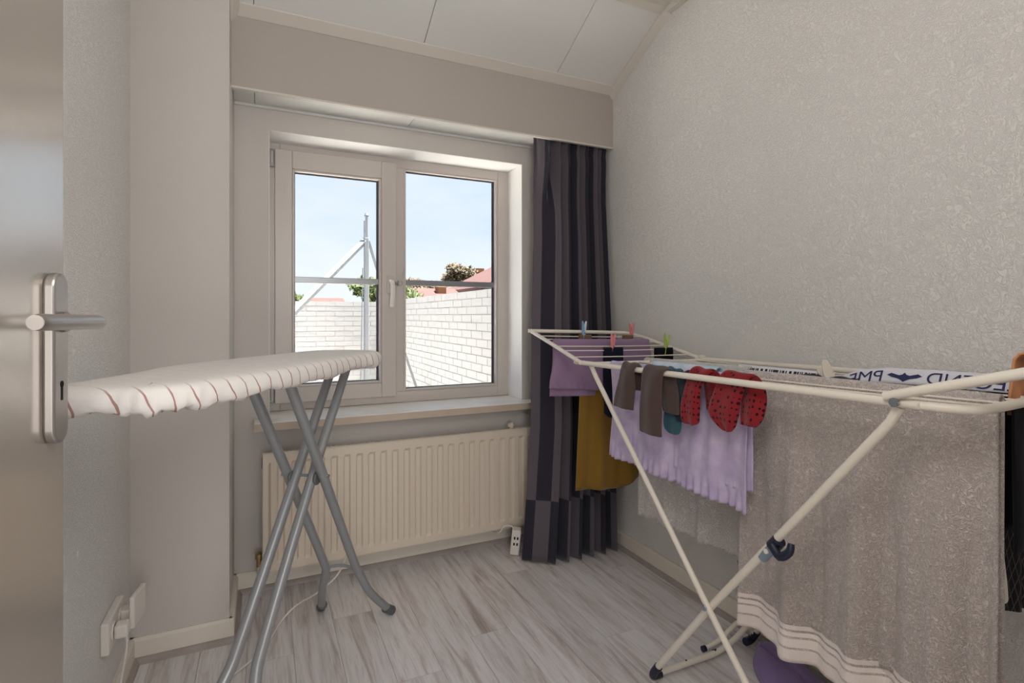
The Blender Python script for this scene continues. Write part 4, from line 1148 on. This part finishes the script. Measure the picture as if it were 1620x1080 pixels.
sock('sock', 'wide red dotted sock overlapping the taupe towel edge', W1,
     [(-0.016, 0.801, 1.000, 0.010, 0.004), (-0.018, 0.818, 1.004, 0.030, 0.008), (-0.018, 0.848, 1.012, 0.048, 0.009), (-0.012, 0.910, 0.998, 0.048, 0.007), (-0.003, 0.946, 0.985, 0.046, 0.005), (0.008, 0.946, 0.968, 0.046, 0.005), (0.006, 0.905, 0.940, 0.036, 0.007), (-0.006, 0.850, 0.936, 0.034, 0.007), (-0.008, 0.824, 0.944, 0.022, 0.005)], M['red'], 'red dotted socks')
# pale blue patterned cloth lying over the wires behind the brown socks
o = drape('pale_blue_cloth', (1.185, 1.40, mz(1.185, 1.4)), (1.185, 1.12, mz(1.185, 1.12)), NX, lambda s: 0.05, lambda s: 0.09, M['pblue'], nx=30, nt_=10, r=0.016, amp=0.004, folds=2, thick=0.003, seed=13)
tag(o, 'pale blue and white cloth lying over the wires behind the brown socks', 'cloth')

# underwear with lettered waistbands on the middle wires
def letters(txt, size, font_w=1.0):
    c = bpy.data.curves.new('letters', 'FONT'); c.body = txt; c.size = size; c.extrude = 0.0; c.offset = 0.0
    tmp = bpy.data.objects.new('letters_tmp', c); col.objects.link(tmp)
    dg = bpy.context.evaluated_depsgraph_get()
    me = bpy.data.meshes.new_from_object(tmp.evaluated_get(dg))
    vv = [tuple(v.co) for v in me.vertices]; ff = [tuple(p.vertices) for p in me.polygons]
    bpy.data.objects.remove(tmp); bpy.data.meshes.remove(me)
    return vv, ff
bz = [(0.90, 0.900), (0.86, 0.918), (0.82, 0.934), (0.76, 0.943), (0.66, 0.946), (0.52, 0.949)]
def band_pt(y, h, dn=0.0):
    """waistband surface: y along rack, h 0..1 up the 36 mm band, dn out towards the room"""
    z0 = interp(sorted([(a_, b_) for a_, b_ in bz]), y)
    x = 1.335 + 0.004*math.sin(y*21) + 0.014*h
    return Vector((x - dn, y, z0 + 0.034*h - 0.002))
bx_ = thing('boxer_shorts', 'white boxer shorts with blue lettered waistband lying on the rack wires', 'underwear', (1.36, 0.70, 0.93))
rows = [[band_pt(lerp(0.895, 0.525, i/30), h) for i in range(31)] for h in (0, .25, .5, .75, 1)]
MB().grid(rows).build('waistband', M['wcotton'], bx_, smooth=True, sharp=0, solid=0.002)
rows = []
for j in range(9):
    t_ = j/8
    rows.append([band_pt(lerp(0.895, 0.525, i/30), 1) + Vector((0.002 + 0.10*t_, 0, -0.030*t_ + 0.006*math.sin(i*0.8+3*t_)*t_ - (0.004 if t_ else 0))) for i in range(31)])
MB().grid(rows).build('shorts_body', M['wcotton'], bx_, smooth=True, sharp=0, solid=0.002)
def put_text(txt, y_left, size, parent):
    vv, ff = letters(txt, size)
    # seen from the back of the cloth: the lettering reads mirrored
    wmax = max(v[0] for v in vv)
    m = MB().add([band_pt(y_left - (wmax - v[0])*1.25, 0.12 + v[1]/0.034, 0.0022) for v in vv], ff)
    return m.build('lettering', M['print'], parent)
put_text('PME', 0.846, 0.037, bx_)
put_text('LEGEND', 0.676, 0.036, bx_)
wing = [(-1, .55), (-.75, .70), (-.3, .55), (-.12, .62), (0, .78), (.12, .62), (.3, .55), (.75, .70), (1, .55), (.7, .38), (.35, .30), (.15, .18), (0, .05), (-.15, .18), (-.35, .30), (-.7, .38)]
em = MB(); em.add([band_pt(0.722, 0.45, 0.0022)] + [band_pt(0.722 + a_*0.036, 0.1 + b_*0.85, 0.0022) for a_, b_ in wing], [(0, i+1, (i+1) % len(wing)+1) for i in range(len(wing))])
em.build('wings_emblem', M['print'], bx_)
# second pair: navy with a white band of small dark print, left of the white clothespin
def print_band():
    m = fabric('white_band_small_print', (224, 222, 226), (200, 0.1, 0.001))
    t, ns, ls, b = nodes(m); tcn = ns['Texture Coordinate']; sep = ns.new('ShaderNodeSeparateXYZ'); ls.new(tcn.outputs['UV'], sep.inputs[0])
    n = ns.new('ShaderNodeTexNoise'); n.noise_dimensions = '1D'; n.inputs['Scale'].default_value = 46; n.inputs['Detail'].default_value = 0; ls.new(sep.outputs['X'], n.inputs['W'])
    g1 = ns.new('ShaderNodeMath'); g1.operation = 'GREATER_THAN'; g1.inputs[1].default_value = 0.47; ls.new(n.outputs[0], g1.inputs[0])
    c1 = ns.new('ShaderNodeMath'); c1.operation = 'COMPARE'; c1.inputs[1].default_value = 0.5; c1.inputs[2].default_value = 0.22; ls.new(sep.outputs['Y'], c1.inputs[0])
    mu = ns.new('ShaderNodeMath'); mu.operation = 'MULTIPLY'; ls.new(g1.outputs[0], mu.inputs[0]); ls.new(c1.outputs[0], mu.inputs[1])
    mi = ns.new('ShaderNodeMix'); mi.data_type = 'RGBA'; mi.inputs['A'].default_value = (*lin((224, 222, 226)), 1); mi.inputs['B'].default_value = (*lin((40, 40, 52)), 1)
    ls.new(mu.outputs[0], mi.inputs['Factor']); ls.new(mi.outputs['Result'], b.inputs['Base Color'])
    return m
M['pband'] = print_band()
ub = thing('underpants', 'navy underpants with printed white waistband beside the white clothespin', 'underwear', (1.32, 1.0, 0.93))
rows, uv = [], []
for h in (0, .5, 1):
    for_row = []
    for i in range(31):
        y = lerp(1.165, 0.865, i/30)
        for_row.append(Vector((1.300 + 0.010*h + 0.003*math.sin(i*.7), y, mz(1.3, y) - 0.010 + 0.024*h))); uv.append((i/30, h))
    rows.append(for_row)
MB().grid(rows).build('waistband', M['pband'], ub, smooth=True, sharp=0, uv=uv, solid=0.002)
rows = [[Vector((1.302 - 0.07*t_, lerp(0.93, 0.80, i/16), mz(1.3, .86) + 0.004 - 0.012*t_*t_ - 0.002*math.sin(i))) for i in range(17)] for t_ in (0, .25, .5, .75, 1)]
MB().grid(rows).build('underpants_body', M['navy'], ub, smooth=True, sharp=0, solid=0.003)

# orange cloth, black garment and checked garment at the near end
a = WN(0.50, 0.26) + Vector((0, 0, 0.004)); b = WN(0.97, 0.26) + Vector((0, 0, 0.004))
o = drape('orange_cloth', a + Vector((0, 0, 0.016)), b + Vector((0, 0, 0.016)), (0, -1, 0), lambda s: 0.105, lambda s: 0.10, M['orange'], nx=40, nt_=18, r=0.020, amp=0.012, folds=2.3, ph=1.2, thick=0.004, seed=21, wr=0.003)
tag(o, 'orange tan cloth draped over the near wing at the right edge', 'cloth')
o = drape('black_trousers', (1.245, 0.500, mz(1.3, .5)-0.02), (1.470, 0.500, mz(1.47, .5)-0.02), (0, -1, 0), lambda s: 0.262, lambda s: 0.24, M['black'], nx=40, nt_=20, r=0.012, amp=0.010, folds=1.6, thick=0.003, seed=22)
tag(o, 'black garment hanging below the orange cloth beside the taupe towel', 'garment')
o = drape('checked_shirt', (1.250, 0.560, mz(1.3, .56)-0.016), (1.470, 0.560, mz(1.47, .56)-0.016), (0, -1, 0), lambda s: 0.40+0.06*s, lambda s: 0.38+0.05*s, M['check'], nx=40, nt_=24, r=0.012, amp=0.012, folds=1.5, ph=2.0, thick=0.003, seed=23)
tag(o, 'black checked garment hanging lowest behind the black one at the right edge', 'garment')

# purple cap on the floor
def build_cap():
    t = thing('purple_cap', 'crumpled purple cloth cap lying on the floor under the taupe towel', 'cap', (1.42, 1.04, 0.0))
    a0 = Vector((1.452, 1.205, 0)); a1 = Vector((1.420, 0.820, 0))
    ax = (a1-a0).normalized(); pr = Vector((ax.y, -ax.x, 0))
    if pr.x > 0: pr = -pr
    rows, NUc, NVc = [], 36, 28
    for i in range(NUc+1):
        u = i/NUc
        wl_ = 0.135*math.sin(math.pi*min(1, u*0.9+0.02))**0.6*(0.9 if u < .5 else 1)
        wr_ = 0.060*math.sin(math.pi*min(1, u*0.9+0.05))**0.7
        hh = 0.105*math.sin(math.pi*min(1, 0.12+u*0.8))**0.8*(0.75+0.25*math.cos(5*u))
        row = []
        for k in range(NVc+1):
            v = -1 + 2*k/NVc
            off = v*(wl_ if v > 0 else wr_)
            z = hh*max(0, 1-abs(v)**2.2)**0.75
            crease = math.exp(-((v-0.30)/0.07)**2)*0.016*(1-u) + 0.008*math.sin(7*u+3*v)*(1-v*v) + 0.006*math.sin(13*u-5*v)*(1-v*v)
            row.append(a0 + ax*(u*0.385) + pr*off + Vector((0, 0, max(0.003, z - crease))))
        rows.append(row)
    MB().grid(rows).build('cap_crown', M['purple'], t, smooth=True, sharp=0, solid=0.003)
    MB().tube([r_[19] + Vector((0, 0, 0.002)) for r_ in rows[1:-2:2]], 0.0022, 6, 3).build('seam', M['purple'], t, smooth=True)
build_cap()

# ------------------------------------------------------------------ clothespins
def pin(label, p, lean, spread, yaw, c1, c2, L_=0.086, w_=0.011, low=0.36, group='clothespins'):
    """p: gripping point on the wire; two prongs crossing at a spring"""
    t = thing('clothespin', label, 'clothespin', p, group)
    base_m = Matrix.Translation(p) @ Matrix.Rotation(yaw, 4, 'Z') @ Matrix.Rotation(lean, 4, 'Y')
    for sg, mm in ((-1, c1), (1, c2)):
        prof = []
        for k in range(9):
            q = k/8
            z = lerp(-low, 1-low, q)*L_
            x = sg*(0.0022 + spread*max(0, q-0.40)**1.15)
            hw = w_*(0.32 + 0.18*math.sin(math.pi*q)) ; ht = 0.0022 + 0.0016*math.sin(math.pi*min(1, q*1.1))
            if k in (0, 8): hw *= 0.6
            prof.append([(x - ht, -hw, z), (x + ht, -hw, z), (x + ht, hw, z), (x - ht, hw, z)])
        g = MB().grid([[base_m @ Vector(v) for v in r_] for r_ in prof], closed=True)
        g.f.append((3, 2, 1, 0)); n_ = len(prof)-1
        g.f.append((n_*4, n_*4+1, n_*4+2, n_*4+3))
        g.build('prong', mm, t, smooth=True, sharp=50, bevel=0.001)
    sp_ = MB()
    c = base_m @ Vector((0, 0, (0.40-low)*L_)); ax_ = (base_m.to_3x3() @ Vector((0, 1, 0)))
    sp_.lathe([(0.0035, -w_*0.55), (0.0035, w_*0.55)], c, ax_, 10).build('spring', M['bolt'], t, smooth=True)
    return t
PL = lambda n_, c: mat('pin_'+n_, c, 0.4)
pb, pw, pp, pgn, pbe = PL('blue', (124, 168, 200)), PL('white', (226, 230, 236)), PL('pink', (232, 138, 142)), PL('green', (170, 196, 88)), PL('cream', (222, 212, 198))
pin('blue clothespin on the raised wing in front of the curtain', WG(0.42, 0.80) + Vector((0, 0, 0.012)), R(4), 0.018, R(20), pb, pw)
pin('pink and white clothespin on the navy garment', WG(0.44, 0.33) + Vector((0, 0, 0.010)), R(6), 0.020, R(20), pp, pp)
pin('pink clothespin at the wall end of the raised wing', WG(0.90, 0.82) + Vector((0, 0, 0.006)), R(2), 0.026, R(20), pp, pp)
pin('green clothespin on the small black garment', WG(0.90, 0.30) + Vector((0, 0, 0.010)), R(12), 0.034, R(20), pgn, pgn)
pin('cream spoon-shaped clothespin standing on the navy underpants', (1.29, 0.868, mz(1.29, .868) + 0.004), R(-46), 0.030, R(-115), pbe, pbe, 0.076, 0.026, 0.48)
